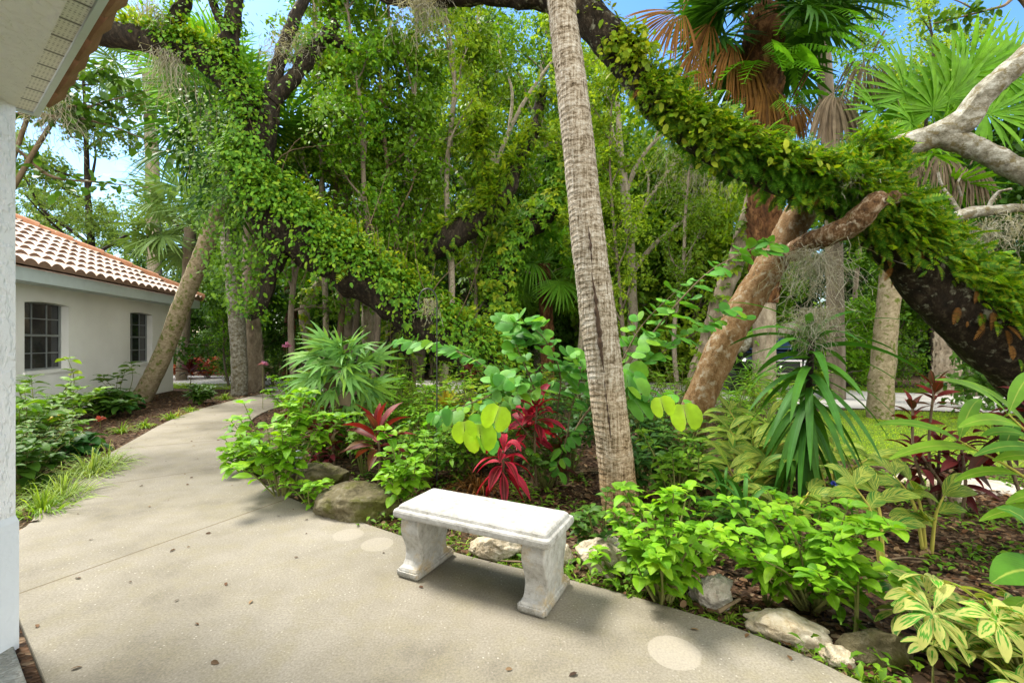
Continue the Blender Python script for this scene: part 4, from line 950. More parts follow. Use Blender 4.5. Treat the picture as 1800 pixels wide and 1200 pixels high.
# bright fan palm at the upper right
base=np.array([7.3,8.6,0])
FP=thing('fan_palm','fan palm with mossy brown trunk on the lawn edge and bright green fronds above','palm',base)
mb=MB(); c1,R1=tube(mb,[base+[-.35,0,-.1],base+[-.2,0,2.],base+[.1,0,4.],base+[.2,0,4.6]],[.21,.18,.18,.2],14,40,.15,4.); boots(mb,c1[20:],R1[20:],.16,7,.3,.06,.15); child('trunk',mb,M['leanbark'],FP)
mb=MB()
for px,py,ax,az_,sc,k in ((1700,130,.25,.9,1.2,0),(1590,165,-.45,.85,1.15,1),(1640,190,-.1,.9,1.1,2),(1540,195,-.8,.5,.9,0),(1760,130,.7,.7,1.2,1),(1600,215,-.6,.3,.9,2),(1740,200,.9,.2,1.1,0),(1670,170,.05,1.,1.2,1),(1560,250,-.9,.1,.8,0),(1800,180,1,.4,1.2,2)):
    d=np.array([ax,-.25,az_]); q=P(px,py,8.3)-nrm(d)*sc*.95; scat(mb,FANS[k],[q],[d],[[0,-1,.45]],sc)
crown(mb,base+[.2,0,4.6],6,.9,-.4,.9,FANS,9)
child('crown',mb,M['fanlime'],FP)
mb=MB()
for px,py,L in ((1470,163,1.1),(1462,168,1.),(1590,250,.7),(1655,270,.8),(1705,290,.8),(1525,110,.9)): deadfan(mb,px,py,8.4,195,345,L,30,2.3)
child('dead_fronds',mb,M['deadgrey'],FP)
# fronds hanging from a palm overhead at the top right
base=np.array([8.2,11.5,0])
HPm=thing('overhead_palm','tall palm whose silvery drooping fronds hang into view at the top edge','palm',base)
mb=MB(); tube(mb,[base+[0,0,-.1],base+[-.1,0,5],base+[-.5,0,11]],[.2,.18,.16],12,30,.05); child('trunk',mb,M['slimbark'],HPm)
mb=MB(); crown(mb,base+[-.5,0,11],26,1.4,-.9,1.2,[FANW,FANS[2]],5); child('crown',mb,M['fanblue'],HPm)
# right-hand trunks on the far side of the lawn
def palmtrunk(px,py,d,hw,pts,mat,label,bt=False,crownh=None,cm='fandark',name='palm_tree',sc=1.1,n=24):
    base=np.array([(px-900)*d/FPX,d,0]); t=thing(name,label,'palm',base)
    mb=MB(); a=np.array([base+[0,0,-.1]]+[P(x,y,dd) for x,y,dd in pts]); c,R=tube(mb,a,hw*d/FPX,14,40,.12,3.)
    if bt: boots(mb,c,R,.17,7,.27,.045,.12)
    child('trunk',mb,M[mat],t)
    mb=MB(); crown(mb,c[-1]+[0,0,.1],n,sc,-.8,1.2,FANS+[FANW],int(px)); child('crown',mb,M[cm],t); return t,c,R
0 and palmtrunk(1556,722,9.4,14,[(1562,640,9.4),(1578,540,9.4),(1600,430,9.5),(1640,300,9.6),(1650,250,9.6)],'leanbark','mossy orange-brown palm trunk standing on the lawn edge by the gravel drive',True)
palmtrunk(1663,690,12.4,19,[(1664,640,12.4),(1670,560,12.4),(1676,430,12.5)],'bootgrey','palm with grey criss-cross boots on the trunk beyond the drive',True)
palmtrunk(1712,700,12.2,13,[(1715,640,12.2),(1722,520,12.3),(1726,380,12.3)],'palebark','slim pale palm trunk beyond the drive next to the criss-cross one')
palmtrunk(1748,700,12.6,12,[(1746,640,12.6),(1752,500,12.6),(1756,350,12.6)],'greybark','slim grey palm trunk farthest along the drive verge')
# left palms
base=G(252,703)
LP=thing('leaning_palm','leaning palm trunk with mossy foot crossing in front of the house corner','palm',base)
mb=MB(); c,R=path_tube(mb,[(232,725,10.8,19.6),(254,690,10.8,17.8),(288,620,10.8,16.1),(318,540,10.8,16.1),(350,460,10.8,15.3),(378,390,10.8,15.3),(400,330,10.8,14.4),(425,260,10.8,13.6)],16,60,.06); child('trunk',mb,M['leanbark'],LP)
mb=MB(); crown(mb,c[-1],24,1.3,-.9,1.,[FANW]+FANS,31); child('crown',mb,M['fandark'],LP)
palmtrunk(421,692,12.3,13,[(421,640,12.3),(416,560,12.3),(408,470,12.3),(398,395,12.3),(380,250,12.3),(370,150,12.3)],'palebark','straight pale slim palm trunk beside the end of the path',name='slim_palm',cm='fan')
palmtrunk(446,700,13.2,17,[(445,640,13.2),(440,560,13.2),(446,470,13.2),(448,330,13.2)],'bootgrey','stout booted palm trunk just behind the pale slim one',True,name='booted_palm',cm='fandark')
palmtrunk(274,652,21.,10,[(272,520,21),(270,400,21),(267,280,21),(262,130,21)],'greybark','tall straight grey palm trunk rising behind the tiled roof',name='tall_palm',cm='fanblue',sc=1.5)
palmtrunk(318,665,17.,9,[(325,560,17),(335,400,17)],'slimbark','drooping dark-fronded palm above the corner of the tiled roof',name='roofside_palm',cm='fanblue',sc=1.5,n=30)
palmtrunk(962,680,14.,12,[(962,600,14),(958,500,14),(955,465,14)],'boot','short palm with yellowing fronds between the two mossy trunks',name='cabbage_palm',cm='fan',sc=1.1)
palmtrunk(735,675,18.,10,[(740,600,18),(742,520,18),(744,470,18)],'slimbark','shaded palm with narrow fronds behind the creeper slope',name='shaded_palm',cm='fandark',sc=1.4)
palmtrunk(505,668,17.,10,[(508,600,17),(512,540,17),(510,505,17)],'boot','low palm seen under the leaning creeper trunk',name='shaded_palm',cm='fan',sc=1.)

# vine-clad trunk columns in the middle distance
def clad(rows,label,n,sc,mat,mat2,name='vine_clad_tree',T=None,extra=(),spread=2.2,jit=.2,d0=None,trunkmat='darkbark'):
    a,r=path_px(rows); base=np.array([a[0][0],a[0][1],0]); t=thing(name,label,'tree',base)
    mb=MB(); a=np.vstack([[base+[0,0,-.1]],a]) if a[0][2]>.1 else a; r=np.r_[r[0]*1.1,r] if len(r)<len(a) else r
    c,R=tube(mb,a,r,12,80,.2,2.); cs=[(c,R)]
    for e in extra: cs.append(path_tube(mb,e,10,40,.2))
    child('trunk',mb,M[trunkmat],t)
    mb=MB(); m2=MB()
    for i,(c,R) in enumerate(cs):
        k=n if i==0 else int(n*.35)
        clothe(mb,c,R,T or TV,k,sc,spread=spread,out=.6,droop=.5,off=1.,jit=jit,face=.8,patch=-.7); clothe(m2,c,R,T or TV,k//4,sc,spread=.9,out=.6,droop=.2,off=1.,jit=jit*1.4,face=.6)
    child('creeper_leaves',mb,M[mat],t); child('sun_tinted_leaves',m2,M[mat2],t); return t  # second leaf colour on the upper side, lighter to stand for sun
clad([(884,660,12.,24),(882,600,12.,25),(878,530,12.,24),(884,460,12.,25),(905,415,12.,25),(945,385,12.,22),(975,350,12.,20),(985,310,12.,16),(965,270,12.,12)],'crooked trunk wrapped in bright creeper bending over beside the palm',1900,.15,'vine','vinegold',extra=([(975,350,12.,12),(1000,290,12.2,10),(1010,240,12.4,8)],))
clad([(700,640,10.6,22),(705,560,11.,22),(716,480,11.,20),(735,450,11.,20),(780,425,11.,22),(825,395,11.,22),(865,365,11.,20),(890,330,11.,18),(905,290,11.2,14),(930,250,11.5,12),(945,200,11.8,10),(955,150,12,8)],'mossy oak bough hung with ferns slanting up behind the creeper slope',1500,.22,'fern','vinegold',name='mossy_oak',T=TF,spread=1.7,jit=.12,extra=([(865,365,11.,12),(850,310,11.,10),(840,250,11.,9),(842,180,11,7)],))
clad([(845,640,13.5,16),(846,540,13.5,15),(842,440,13.5,15),(838,340,13.5,14),(842,240,13.5,9),(850,140,13.5,7),(860,40,13.5,5)],'upright tree with clumps of dark creeper up its whole trunk',420,.2,'mid','vine',jit=.35)
clad([(620,640,14.,12),(605,520,14.,11),(600,400,14.,11),(598,300,14.,10),(604,180,14.,9),(610,60,14.,7)],'straight brown trunk with leafy top inside the left wood',300,.2,'mid','olive',jit=.4,trunkmat='slimbark')
clad([(650,640,15.5,13),(648,520,15.5,13),(645,420,15.5,12),(640,320,15.5,11),(634,220,15.5,10),(630,100,15.5,8)],'bare yellowish trunk leafy above in the middle wood',260,.2,'mid','olive',jit=.4,trunkmat='greybark')
clad([(560,660,15,10),(535,560,15,10),(548,520,15,9),(580,470,15,8),(590,420,15,6)],'crooked mossy yellow trunk under the creeper slope',160,.15,'vinegold','vinegold',name='crooked_tree',trunkmat='greybark',spread=.8)
clad([(1225,660,11,17),(1250,590,11,17),(1262,540,11,17),(1285,480,11,16),(1305,420,11,16),(1318,370,11,14),(1330,300,11,10)],'leaning rough brown trunk behind the orange-barked tree',170,.15,'olive','sunny',name='rough_tree',trunkmat='bootgrey')
clad([(1255,625,9.5,13),(1290,612,9.5,14),(1330,596,9.5,14),(1380,580,9.5,12),(1430,560,9.5,9)],'fallen grey log slanting behind the orange-barked trunk',60,.12,'mid','olive',name='fallen_log',trunkmat='palebark')

# ------------------------------------------------------------------ woodland kit
def make_tree(seed,H,r0,first,nb,spread,nleaf,ls,el=(20,65),T=TS,sig=.32,lean=.5,low=False):
    global rng
    r=np.random.default_rng(seed); keep=rng; rng=r
    mt=MB(); mc=MB()
    k=6; a=np.c_[np.cumsum(r.normal(0,.03*H*lean,(k,2)),0),np.linspace(0,H,k)]; a[0,:2]=0; a[0,2]=-.2
    c,R=tube(mt,a,np.linspace(r0,r0*.22,k),9,30,.15,2.)
    tips=[]
    for i in range(nb):
        t=first+(1-first)*(i+r.uniform(0,.8))/nb; t=min(t,.98); j=int(t*29); p=c[j]
        az=i*2.4+r.normal(0,.4); e=math.radians(r.uniform(*el)); L=spread*(1-.45*(t-first)/(1-first+1e-6))*r.uniform(.55,1.2)
        d=np.array([math.cos(az)*math.cos(e),math.sin(az)*math.cos(e),math.sin(e)])
        q=[p]; 
        for s in range(4): d=nrm(d+r.normal(0,.22,3)+[0,0,.05]); q.append(q[-1]+d*L/4)
        bc_,bR=tube(mt,q,np.linspace(R[j]*.6,.012,5),6,14,.1,2.)
        for s in range(6):
            jj=r.integers(4,14); d2=nrm(nrm(bc_[jj]-bc_[jj-3])*.6+r.normal(0,.55,3)+[0,0,.1]); L2=L*.38*r.uniform(.5,1.1)
            e1=bc_[jj]; w=[e1,e1+d2*L2*.5,e1+(d2+r.normal(0,.25,3))*L2]
            tube(mt,w,[max(bR[jj]*.55,.010),.009,.004],4,6,0.)
            for u in (.45,.75,1.): tips.append(e1+(w[2]-e1)*u)
        tips.append(q[-1])
    tips=np.array(tips); k=r.integers(0,len(tips),nleaf)
    q_=9; nc_=nleaf//q_; cc=tips[k[:nc_]]+r.normal(0,sig,(nc_,3))*[1,1,.75]; cd=nrm(r.normal(0,1,(nc_,3))+[0,0,-.2]); L_=np.tile(np.linspace(-1,1,q_),nc_)
    nleaf=nc_*q_; cd9=np.repeat(cd,q_,0); p=np.repeat(cc,q_,0)+cd9*(L_*ls*1.25)[:,None]+r.normal(0,ls*.30,(nleaf,3))     # leaves strung along little twigs
    scat(mc,T,p,nrm(r.normal(0,.8,(nleaf,3))+cd9*.7+[0,0,-.2]),r.normal(0,.6,(nleaf,3))+[0,0,1.],ls*r.uniform(.5,1.35,nleaf))
    rng=keep
    return mt.mesh('trunk',[M['slimbark']]),mc.mesh('crown',[M['mid']])
KIT={
 'oak':[make_tree(1,13,.20,.30,17,3.6,15000,.145,sig=.27),make_tree(2,14.5,.17,.36,16,3.0,12000,.145,sig=.26),make_tree(3,12,.24,.26,17,4.2,17000,.145,(5,55),sig=.27)],
 'slim':[make_tree(4,14,.10,.26,18,1.8,7000,.135,sig=.24),make_tree(5,16,.12,.38,17,2.1,6500,.135,sig=.24),make_tree(6,11.5,.085,.2,18,1.6,7000,.135,sig=.24)],
 'bush':[make_tree(7,3.2,.06,.05,18,1.7,9500,.125,(10,75),TH,.25),make_tree(8,4.6,.07,.06,20,2.0,12500,.13,(10,75),TH,.28),make_tree(9,2.2,.05,.05,16,1.3,7000,.10,(5,70),TH,.2)],
}
def plant_tree(kindk,i,loc,rz,s,mat,label,cat,group,name,bark='slimbark'):
    t=thing(name,label,cat,loc,group,rz,s)
    tm,cm=KIT[kindk][i]
    o=link('trunk',tm,t); setmat(o,M[bark]); o=link('crown',cm,t); setmat(o,M[mat]); return t
WOOD='trees of the woodland behind the drive'
r=np.random.default_rng(5)
DRIVE=np.array([(-30,17),(-12,15.5),(-7,13.3),(-3,12.9),(2,12.4),(6,11.0),(7.2,9.9),(10,9.2),(14,9.0),(30,9.5),(30,13),(14,12.6),(10.5,12.8),(9,15.5),(3,16.4),(-5,17),(-12,19),(-30,21)])
def clear(x,y,pad=.5):
    p=np.array([[x+a,y+b] for a in (-pad,0,pad) for b in (-pad,0,pad)])
    if inpoly(p,DRIVE).any() or inpoly(p,PATH).any(): return False
    if x<-7.5 and y<24 and x*1.0<-8.6: return False    # the guest house
    return True
LBL={'oakblue':'hazy blue-green oak with airy crown behind the tiled house','olive':'tall sparse woodland tree with olive sunlit leaves','sunny':'tall sparse woodland tree with yellow-green sunlit leaves','mid':'tall woodland tree with fresh mid-green leaves','dark':'shady dark green woodland tree'}
# far wall of trees
for i in range(34):
    x=-44+i*2.75+r.normal(0,.8); y=32+r.uniform(0,12); m=['oakblue','olive','mid','olive','sunny'][r.integers(5)] if x>-12 else 'oakblue'
    plant_tree('oak',r.integers(3),(x,y,0),r.uniform(0,6.3),r.uniform(.75,1.0)*(1.15 if x<-8 else .95),m,'distant oak in the tree wall with '+{'oakblue':'blue-green','olive':'olive','mid':'mid-green','sunny':'yellow-green'}[m]+' crown','tree','distant trees closing the view','distant_oak','slimbark')
# middle wood, sparser crowns that let the sky through
spots=[]
tries=0
while len(spots)<56 and tries<12000:
    tries+=1; y=r.uniform(16.8,30); x=r.uniform(-.85,1.05)*y
    if not clear(x,y,.9) or x<-9 or any((x-a)**2+(y-b)**2<2.2 for a,b in spots): continue
    px=900+800*x/y
    if 160<px<262 or 1395<px<1450: continue
    spots.append((x,y))
for x,y in spots:
    px=900+800*x/y; kk='slim' if r.random()<.62 else 'oak'
    m=r.choice(['olive','mid','mid','dark','sunny']) if px<780 else r.choice(['sunny','olive','mid','mid','dark'])
    s=r.uniform(.85,1.12)*(.78 if 1080<px<1330 else 1.)
    plant_tree(kk,r.integers(3),(x,y,0),r.uniform(0,6.3),s,m,LBL[m],'tree',WOOD,'woodland_tree',r.choice(['slimbark','greybark','darkbark']))
# understory
n=0; tries=0; sp2=[]
while n<62 and tries<6000:
    tries+=1; y=r.uniform(16.9,25); x=r.uniform(-.75,1.15)*y
    if not clear(x,y,1.2) or any((x-a)**2+(y-b)**2<1.6 for a,b in sp2): continue
    sp2.append((x,y)); n+=1
    m=r.choice(['dark','dark','mid','mid','deep'])
    plant_tree('bush',r.integers(3),(x,y,-.05),r.uniform(0,6.3),r.uniform(.75,1.15),m,{'deep':'very dark understory bush in the shade of the wood','dark':'dark green understory bush at the foot of the wood','mid':'fresh green understory bush at the foot of the wood'}[m],'shrub','understory bushes along the drive','understory_bush')
# far dark thicket so that no horizon shows between the stems
for i in range(26):
    x=-40+i*3.4; plant_tree('bush',1,(x+r.normal(0,.6),29+r.uniform(0,5),-.1),r.uniform(0,6.3),r.uniform(1.2,1.7),r.choice(['deep','dark']),'large dark thicket bush at the back of the wood','shrub','thicket at the back of the wood','thicket_bush')
# hand placed
plant_tree('oak',2,(-13.5,21.5,0),1.1,1.0,'oakblue','broad blue-green oak spreading right behind the tiled roof','tree',None,'live_oak','darkbark')
plant_tree('oak',0,(-18.5,20.,0),2.3,1.05,'oakblue','big oak with pale green crown beside the near house column','tree',None,'live_oak','darkbark')
plant_tree('slim',0,(-3.2,10.3,0),.4,.8,'vine','leafy young tree with glossy bright leaves left of centre','tree',None,'young_tree')
plant_tree('slim',2,(-2.4,11.2,0),1.9,.95,'mid','slender leafy tree between the creeper limb and the mossy bough','tree',None,'young_tree','twig')
plant_tree('slim',1,(-4.6,11.6,0),2.9,.75,'vinegold','thin tree with gold-green leaves above the creeper limb','tree',None,'young_tree','twig')
plant_tree('slim',0,(-1.2,17.4,0),4.2,.9,'sunny','thin pale tree with open yellow-green crown in mid wood','tree',None,'young_tree','greybark')
plant_tree('bush',0,(7.9,15.8,0),.5,.8,'lime','bright green bush beyond the drive left of the mossy palm trunk','shrub',None,'bright_bush')
plant_tree('bush',2,(10.4,14.3,0),1.5,1.0,'lime','bright leafy bush beyond the drive right of the mossy palm trunk','shrub',None,'bright_bush')
plant_tree('bush',1,(12.4,15.2,0),2.5,.9,'mid','taller green bush among the pale palm trunks','shrub',None,'green_bush')
plant_tree('bush',1,(9.9,8.6,-.1),2.5,1.15,'dark','tall dark bush under the pale limb beyond the lawn','shrub',None,'tall_bush')
plant_tree('bush',0,(-8.9,15.3,0),2.2,1.1,'dark','dark feathery bush just past the house corner','shrub',None,'dark_bush')
plant_tree('bush',1,(-7.4,18.6,0),.2,.9,'dark','dark bush at the far end of the side lawn','shrub',None,'dark_bush')
plant_tree('slim',2,(-9.15,14.75,-.1),1.2,.42,'lime','small lime-leaved tree over the end of the tiled roof','tree',None,'roofside_tree')
# leafy middle growth right of the ringed palm, and thin bare branches against the sky
for i,(x,y,s,m) in enumerate(((3.4,17.2,1.7,'olive'),(4.9,18.3,1.75,'mid'),(6.3,17.0,1.55,'sunny'),(2.2,18.8,1.8,'mid'),(7.4,18.6,1.6,'olive'),(5.6,20.5,2.1,'sunny'),(3.8,21.,2.2,'olive'))):
    plant_tree('bush',i%3 if i%3<2 else 1,(x,y,-.1),i*1.3,s,m,['tall olive bush tree right of the ringed palm','mid-green bush tree in the middle of the right wood','yellow-green bush tree behind the orange trunk','mid-green bush tree half behind the ringed palm','olive bush tree beyond the parked car','high yellow-green thicket tree deep in the right wood','high olive thicket tree behind the ringed palm'][i],'tree','leafy growth right of the ringed palm','bush_tree')
t=thing('bare_tree','pale bare-branched tree against the sky between the palm and the fern limb','tree',(3.9,14.6,0)); mb=MB()
tr=[(1110,690,14.6,9),(1112,560,14.6,9),(1108,430,14.6,8),(1098,330,14.6,8),(1090,260,14.6,6),(1086,190,14.6,4),(1082,130,14.6,2)]
path_tube(mb,tr,8,40,.15)
for e in ([(1100,340,14.6,5),(1120,290,14.5,4),(1150,250,14.4,3),(1180,230,14.4,1)],[(1095,290,14.6,5),(1075,230,14.6,4),(1068,170,14.6,3),(1075,110,14.6,1)],[(1108,420,14.6,5),(1135,360,14.4,4),(1175,300,14.3,3),(1205,270,14.2,1)],[(1110,480,14.6,5),(1150,430,14.4,4),(1210,380,14.2,3),(1250,340,14.,1)],[(1150,250,14.4,2),(1160,210,14.4,1.5),(1155,170,14.4,.8)],[(1135,360,14.4,2.5),(1140,320,14.4,2),(1130,280,14.4,1)]): path_tube(mb,e,6,20,.2)
child('trunk',mb,M['greybark'],t); mb=MB(); k=900; q=np.array([P(x,y,14.5) for x,y in rng.uniform((1050,120),(1230,420),(k,2))])+rng.normal(0,.5,(k,3)); q=q[lump(q,1.7,4.)>0]; scat(mb,TS,q,unit_rand(len(q)),unit_rand(len(q))+[0,0,.6],.16*rng.uniform(.6,1.3,len(q))); child('crown',mb,M['sunny'],t)
t=thing('bare_tree','thin grey twin-stemmed tree with sparse twigs left of the ringed palm','tree',(-.5,15.,0)); mb=MB()
for e in ([(870,680,15,7),(868,520,15,7),(872,400,15,6),(866,280,15,6),(850,180,15,5),(845,90,15,4),(840,10,15,3)],[(868,300,15,4),(900,220,15,4),(940,150,15,3),(985,90,15,2)],[(850,190,15,4),(820,120,15,3),(800,60,15,2),(795,10,15,1)],[(872,420,15,4),(830,340,15,3),(790,290,15,2),(745,265,15,1)],[(895,230,15,3),(900,160,15,2.5),(880,100,15,1.5),(875,40,15,1)]): path_tube(mb,e,7,26,.2)
child('trunk',mb,M['greybark'],t); mb=MB(); k=1500; q=np.array([P(x,y,15.) for x,y in rng.uniform((730,20),(990,380),(k,2))])+rng.normal(0,.6,(k,3)); q=q[lump(q,1.5,1.)>.08]; scat(mb,TS,q,unit_rand(len(q)),unit_rand(len(q))+[0,0,.6],.16*rng.uniform(.6,1.3,len(q))); child('crown',mb,M['olive'],t)

# slim trees close behind the bed, left of the ringed palm, each standing clear of the drive
for i,(px,y,k,s,m) in enumerate(((520,10.9,2,.95,'mid'),(575,11.3,0,.85,'olive'),(612,11.8,1,.8,'sunny'),(668,11.0,2,1.0,'mid'),(722,11.6,0,.9,'olive'),(775,11.2,1,.85,'sunny'),(815,12.0,2,.8,'olive'),(1010,11.7,0,.85,'sunny'),(1115,10.6,2,.7,'sunny'),(1195,10.9,0,.6,'olive'))):
    plant_tree('slim',k,((px-900)*y/800,y,-.1),i*1.7,s,m,['slim tree with fine mid-green leaves close behind the creeper slope','thin olive-leaved tree rising behind the staghorn fern','thin yellow-green tree just right of the staghorn fern','slim fresh green tree above the red ti plant','thin olive tree left of the shepherd hook','thin sunlit tree directly behind the shepherd hook','slim olive tree at the end of the creeper slope','thin sunlit tree directly behind the upper half of the ringed palm','short sunlit tree right of the ringed palm','short olive tree left of the orange-barked trunk'][i],'tree',None,'slim_tree','greybark' if i%2 else 'slimbark')
# ------------------------------------------------------------------ garden plants
def shrub(name,label,cat,base,h,spread,nst,nl,ll,lw,mat,prof=prof_oval,stem='stem',lean=(0,0),droop=.5,group=None,pet=.25,top=.0,fold=.2,cup=.35,sr=.006,nseg=5):
    base=np.asarray(base,float); t=thing(name,label,cat,base,group); ms=MB(); ml=MB()
    for i in range(nst):
        az=i*2.4+rng.normal(0,.4); q=spread*rng.uniform(.25,1.)*(.4 if i==0 else 1); hh=h*rng.uniform(.42,1.12)
        e=base+np.array([math.cos(az)*q+lean[0],math.sin(az)*q+lean[1],hh]); b=base+np.array([math.cos(az),math.sin(az),0])*spread*.12*rng.uniform(0,1)+[0,0,-.04]
        m=b*.5+e*.5+np.array([0,0,hh*.14])+rng.normal(0,.04,3)*h
        c,R=tube(ms,[b,m,e],[sr*1.3,sr,sr*.5],5,12,0.)
        k=nl; u=rng.uniform(top if top else .22,1,k)**.8; p=np.array([np.interp(u,np.linspace(0,1,12),c[:,j]) for j in range(3)]).T
        a=np.arange(k)*2.4+i; d=np.c_[np.cos(a),np.sin(a),rng.uniform(-.1,.6,k)+cup*(u-.5)]
        blades(ml,p,d,ll*rng.uniform(.4,1.2,k),lw*rng.uniform(.5,1.15,k),droop*rng.uniform(.5,1.5,k),nseg,prof,fold,petiole=pet,wave=.09)
        # terminal tuft
        k=5; a=np.arange(k)*1.26+i; blades(ml,np.tile(c[-1],(k,1)),np.c_[np.cos(a),np.sin(a),np.full(k,.7)],ll*rng.uniform(.4,.8,k),lw*.7,droop,nseg,prof,fold,petiole=pet)
    child('stems',ms,M[stem],t); child('leaves',ml,M[mat],t); return t
def leafy(px,py,h,sp,nst,nl,mat,label,ll=.11,lw=.036,d=None,name='leafy_shrub',cat='shrub',**k):
    b=G(px,py) if d is None else np.array([(px-900)*d/FPX,d,0.]); return shrub(name,label,cat,b,h,sp,int(nst*1.45) if nst>6 else nst,int(nl*1.25) if nst>6 else nl,ll*.92,lw*.92,mat,**k)
# lime shrubs by the path
leafy(497,868,.85,.58,15,13,'lime','lime green shrub spilling over the curved path from the bed',.15,.05)
leafy(440,835,.34,.42,8,10,'lime','low lime sprig lying over the concrete edge of the path',.14,.048,d=4.95,lean=(-.1,-.05))
leafy(705,896,.62,.34,9,11,'lime','lime green shrub rising just behind the left end of the bench',.13,.044)
leafy(548,895,.2,.2,6,9,'lime','small lime sprig growing out between the two mossy stones',.10,.034,d=3.9)
leafy(640,800,.60,.30,7,10,'mid','soft green shrub between the red ti plant and the mossy boulder',.11,.036,d=4.9)
leafy(1163,1050,.56,.36,17,14,'lime','dense lime green shrub right of the bench by the white rock',.105,.036)
leafy(1100,1010,.30,.2,6,9,'lime','small yellowing lime seedling over the pitted tan rock',.09,.03,d=2.72)
leafy(1425,1062,.52,.42,19,14,'lime','wide lime green shrub with toothed leaves behind the long beige rock',.105,.037)
leafy(1503,1130,.33,.05,2,6,'lime','two-stemmed lime seedling standing alone in front of the rocks',.10,.038,d=2.2)
leafy(1345,1055,.26,.14,4,8,'lime','small lime seedling over the top of the long beige rock',.085,.03,d=2.5)
leafy(1056,985,.36,.25,7,10,'dark','dark green shrublet at the foot of the ringed palm',.11,.026,d=3.1,prof=prof_lance)
leafy(1190,925,.62,.3,8,11,'mid','green leafy shrub between the palm and the orange-barked tree',.12,.036,d=3.55)
leafy(1130,900,.45,.32,9,11,'deep','dark leafy plant in the shade between the two trunks',.16,.03,d=4.2,prof=prof_lance)
leafy(1200,880,.55,.42,11,12,'dark','dark glossy shrub at the base of the orange-barked tree',.15,.032,d=4.4,prof=prof_lance)
leafy(1140,860,.75,.5,12,12,'deep','shadowy shrub filling the gap behind the ringed palm',.15,.034,d=5.,prof=prof_lance)
leafy(960,860,.62,.45,11,12,'dark','dark green shrub under the pink ti plants',.10,.03,d=4.5)
leafy(1000,850,.75,.5,11,12,'deep','shadowy shrub left of the ringed palm trunk',.12,.035,d=4.9)
leafy(770,810,.70,.5,13,14,'lime','bushy green plant around the shepherd hook pole',.11,.02,d=5.4,prof=prof_lance)
leafy(720,770,.85,.6,16,16,'lime','fine-leaved bright green mound behind the red ti plant',.13,.016,d=6.,prof=prof_lance)
leafy(810,760,.85,.6,14,14,'sunny','yellow-green fine-leaved mound right of the hook pole',.13,.016,d=6.2,prof=prof_lance)
leafy(730,722,.62,.55,14,16,'sunny','pale variegated low bush behind the staghorn fern',.10,.02,d=8.3)
leafy(560,770,.55,.5,12,12,'mid','mid green leafy clump beneath the staghorn fern',.11,.035,d=6.4)
leafy(520,730,.8,.5,13,12,'lime','light green shrub with round leaves by the far bend of the path',.14,.05,d=7.4)
leafy(655,735,.9,.7,14,12,'mid','rounded green shrub behind the bronze crotons',.12,.03,d=7.6)
leafy(905,740,.9,.7,14,12,'dark','dark shrub behind the bilobed-leaf branches',.12,.035,d=7.)
leafy(1010,730,1.0,.8,16,13,'dark','large dark shrub left behind the ringed palm',.13,.04,d=7.6)
leafy(1120,720,1.0,.8,16,13,'mid','leafy green shrub behind the ringed palm on its sunny flank',.12,.03,d=7.8)
leafy(1190,700,1.1,.8,16,13,'olive','bright shrub at the left foot of the orange-barked tree in the distance',.12,.03,d=8.6)
leafy(850,705,.9,.8,14,12,'deep','deep green shrub under the end of the creeper slope',.12,.04,d=9.)
leafy(590,700,.9,.8,14,12,'dark','dark bush behind the staghorn fern near the drive',.12,.03,d=10.)
leafy(480,672,1.0,.8,14,12,'dark','dark bush beside the drive past the path bend',.12,.03,d=14.6)
leafy(1290,800,.85,.6,12,12,'mid','green bush to the right of the orange trunk foot',.13,.03,d=5.8,prof=prof_lance)
leafy(1250,1000,.2,.2,5,8,'mid','ankle-high green plant on the mulch behind the lime shrub',.09,.028,d=3.)
leafy(1290,960,.25,.2,5,8,'dark','small dark plant under the dracaena leaves',.10,.03,d=3.3)

# bronze crotons, red ti plants
def rosette(name,label,base,h,n,ll,lw,mat,stems=1,droop=.55,el=(.2,1.35),cat='ti plant',spread=.12,prof=prof_lance,group=None,stemmat='twig',tuft=.2):
    base=np.asarray(base,float); t=thing(name,label,cat,base,group); ms=MB(); ml=MB()
    for s in range(stems):
        a=s*2.4; e=base+np.array([math.cos(a)*spread*(s>0),math.sin(a)*spread*(s>0),h*(1-.18*s)])
        c,R=tube(ms,[base+[0,0,-.05],(base+e)/2+rng.normal(0,.03,3),e],[.014,.012,.010],6,10,.1)
        k=n; f=np.arange(k)/k; az=np.arange(k)*2.4+s; el_=el[0]+(el[1]-el[0])*f
        p=e+np.c_[0*f,0*f,(f-1)*tuft]
        blades(ml,p,np.c_[np.cos(az)*np.cos(el_),np.sin(az)*np.cos(el_),np.sin(el_)],ll*rng.uniform(.75,1.1,k)*(1-.25*f),lw*rng.uniform(.8,1.1,k),droop,7,prof,.28,petiole=.12,wave=.08)
    child('stem',ms,M[stemmat],t); child('leaves',ml,M[mat],t); return t
rosette('ti_plant','red and bronze ti plant in the bed behind the mossy boulder',G(663,868),.60,20,.40,.05,'cordred',1,.45,(-.1,1.4))
rosette('ti_plant','hot pink ti plant with drooping leaves just behind the bench',G(884,878),.44,20,.36,.048,'cordpink',1,.9,(-.7,1.3))
rosette('ti_plant','crimson and dark ti plant above the hot pink one',np.array([.24,4.4,0]),.80,17,.36,.048,'cordpink',2,.6,(-.2,1.3))
rosette('ti_plant','small thin red-stemmed ti plant leaning beside the crimson one',np.array([.45,4.5,0]),.35,9,.25,.035,'cordred',1,.6)
rosette('ti_plant','dark red ti plant clump with bare stems at the lawn edge',G(1652,884),.56,16,.26,.034,'corddark',3,.55,(-.2,1.35),spread=.16)
rosette('ti_plant','tall red-tipped ti plant behind the arching ginger leaves',np.array([3.62,3.9,0]),1.05,12,.22,.034,'cordred',2,.4,(.2,1.4),spread=.14)
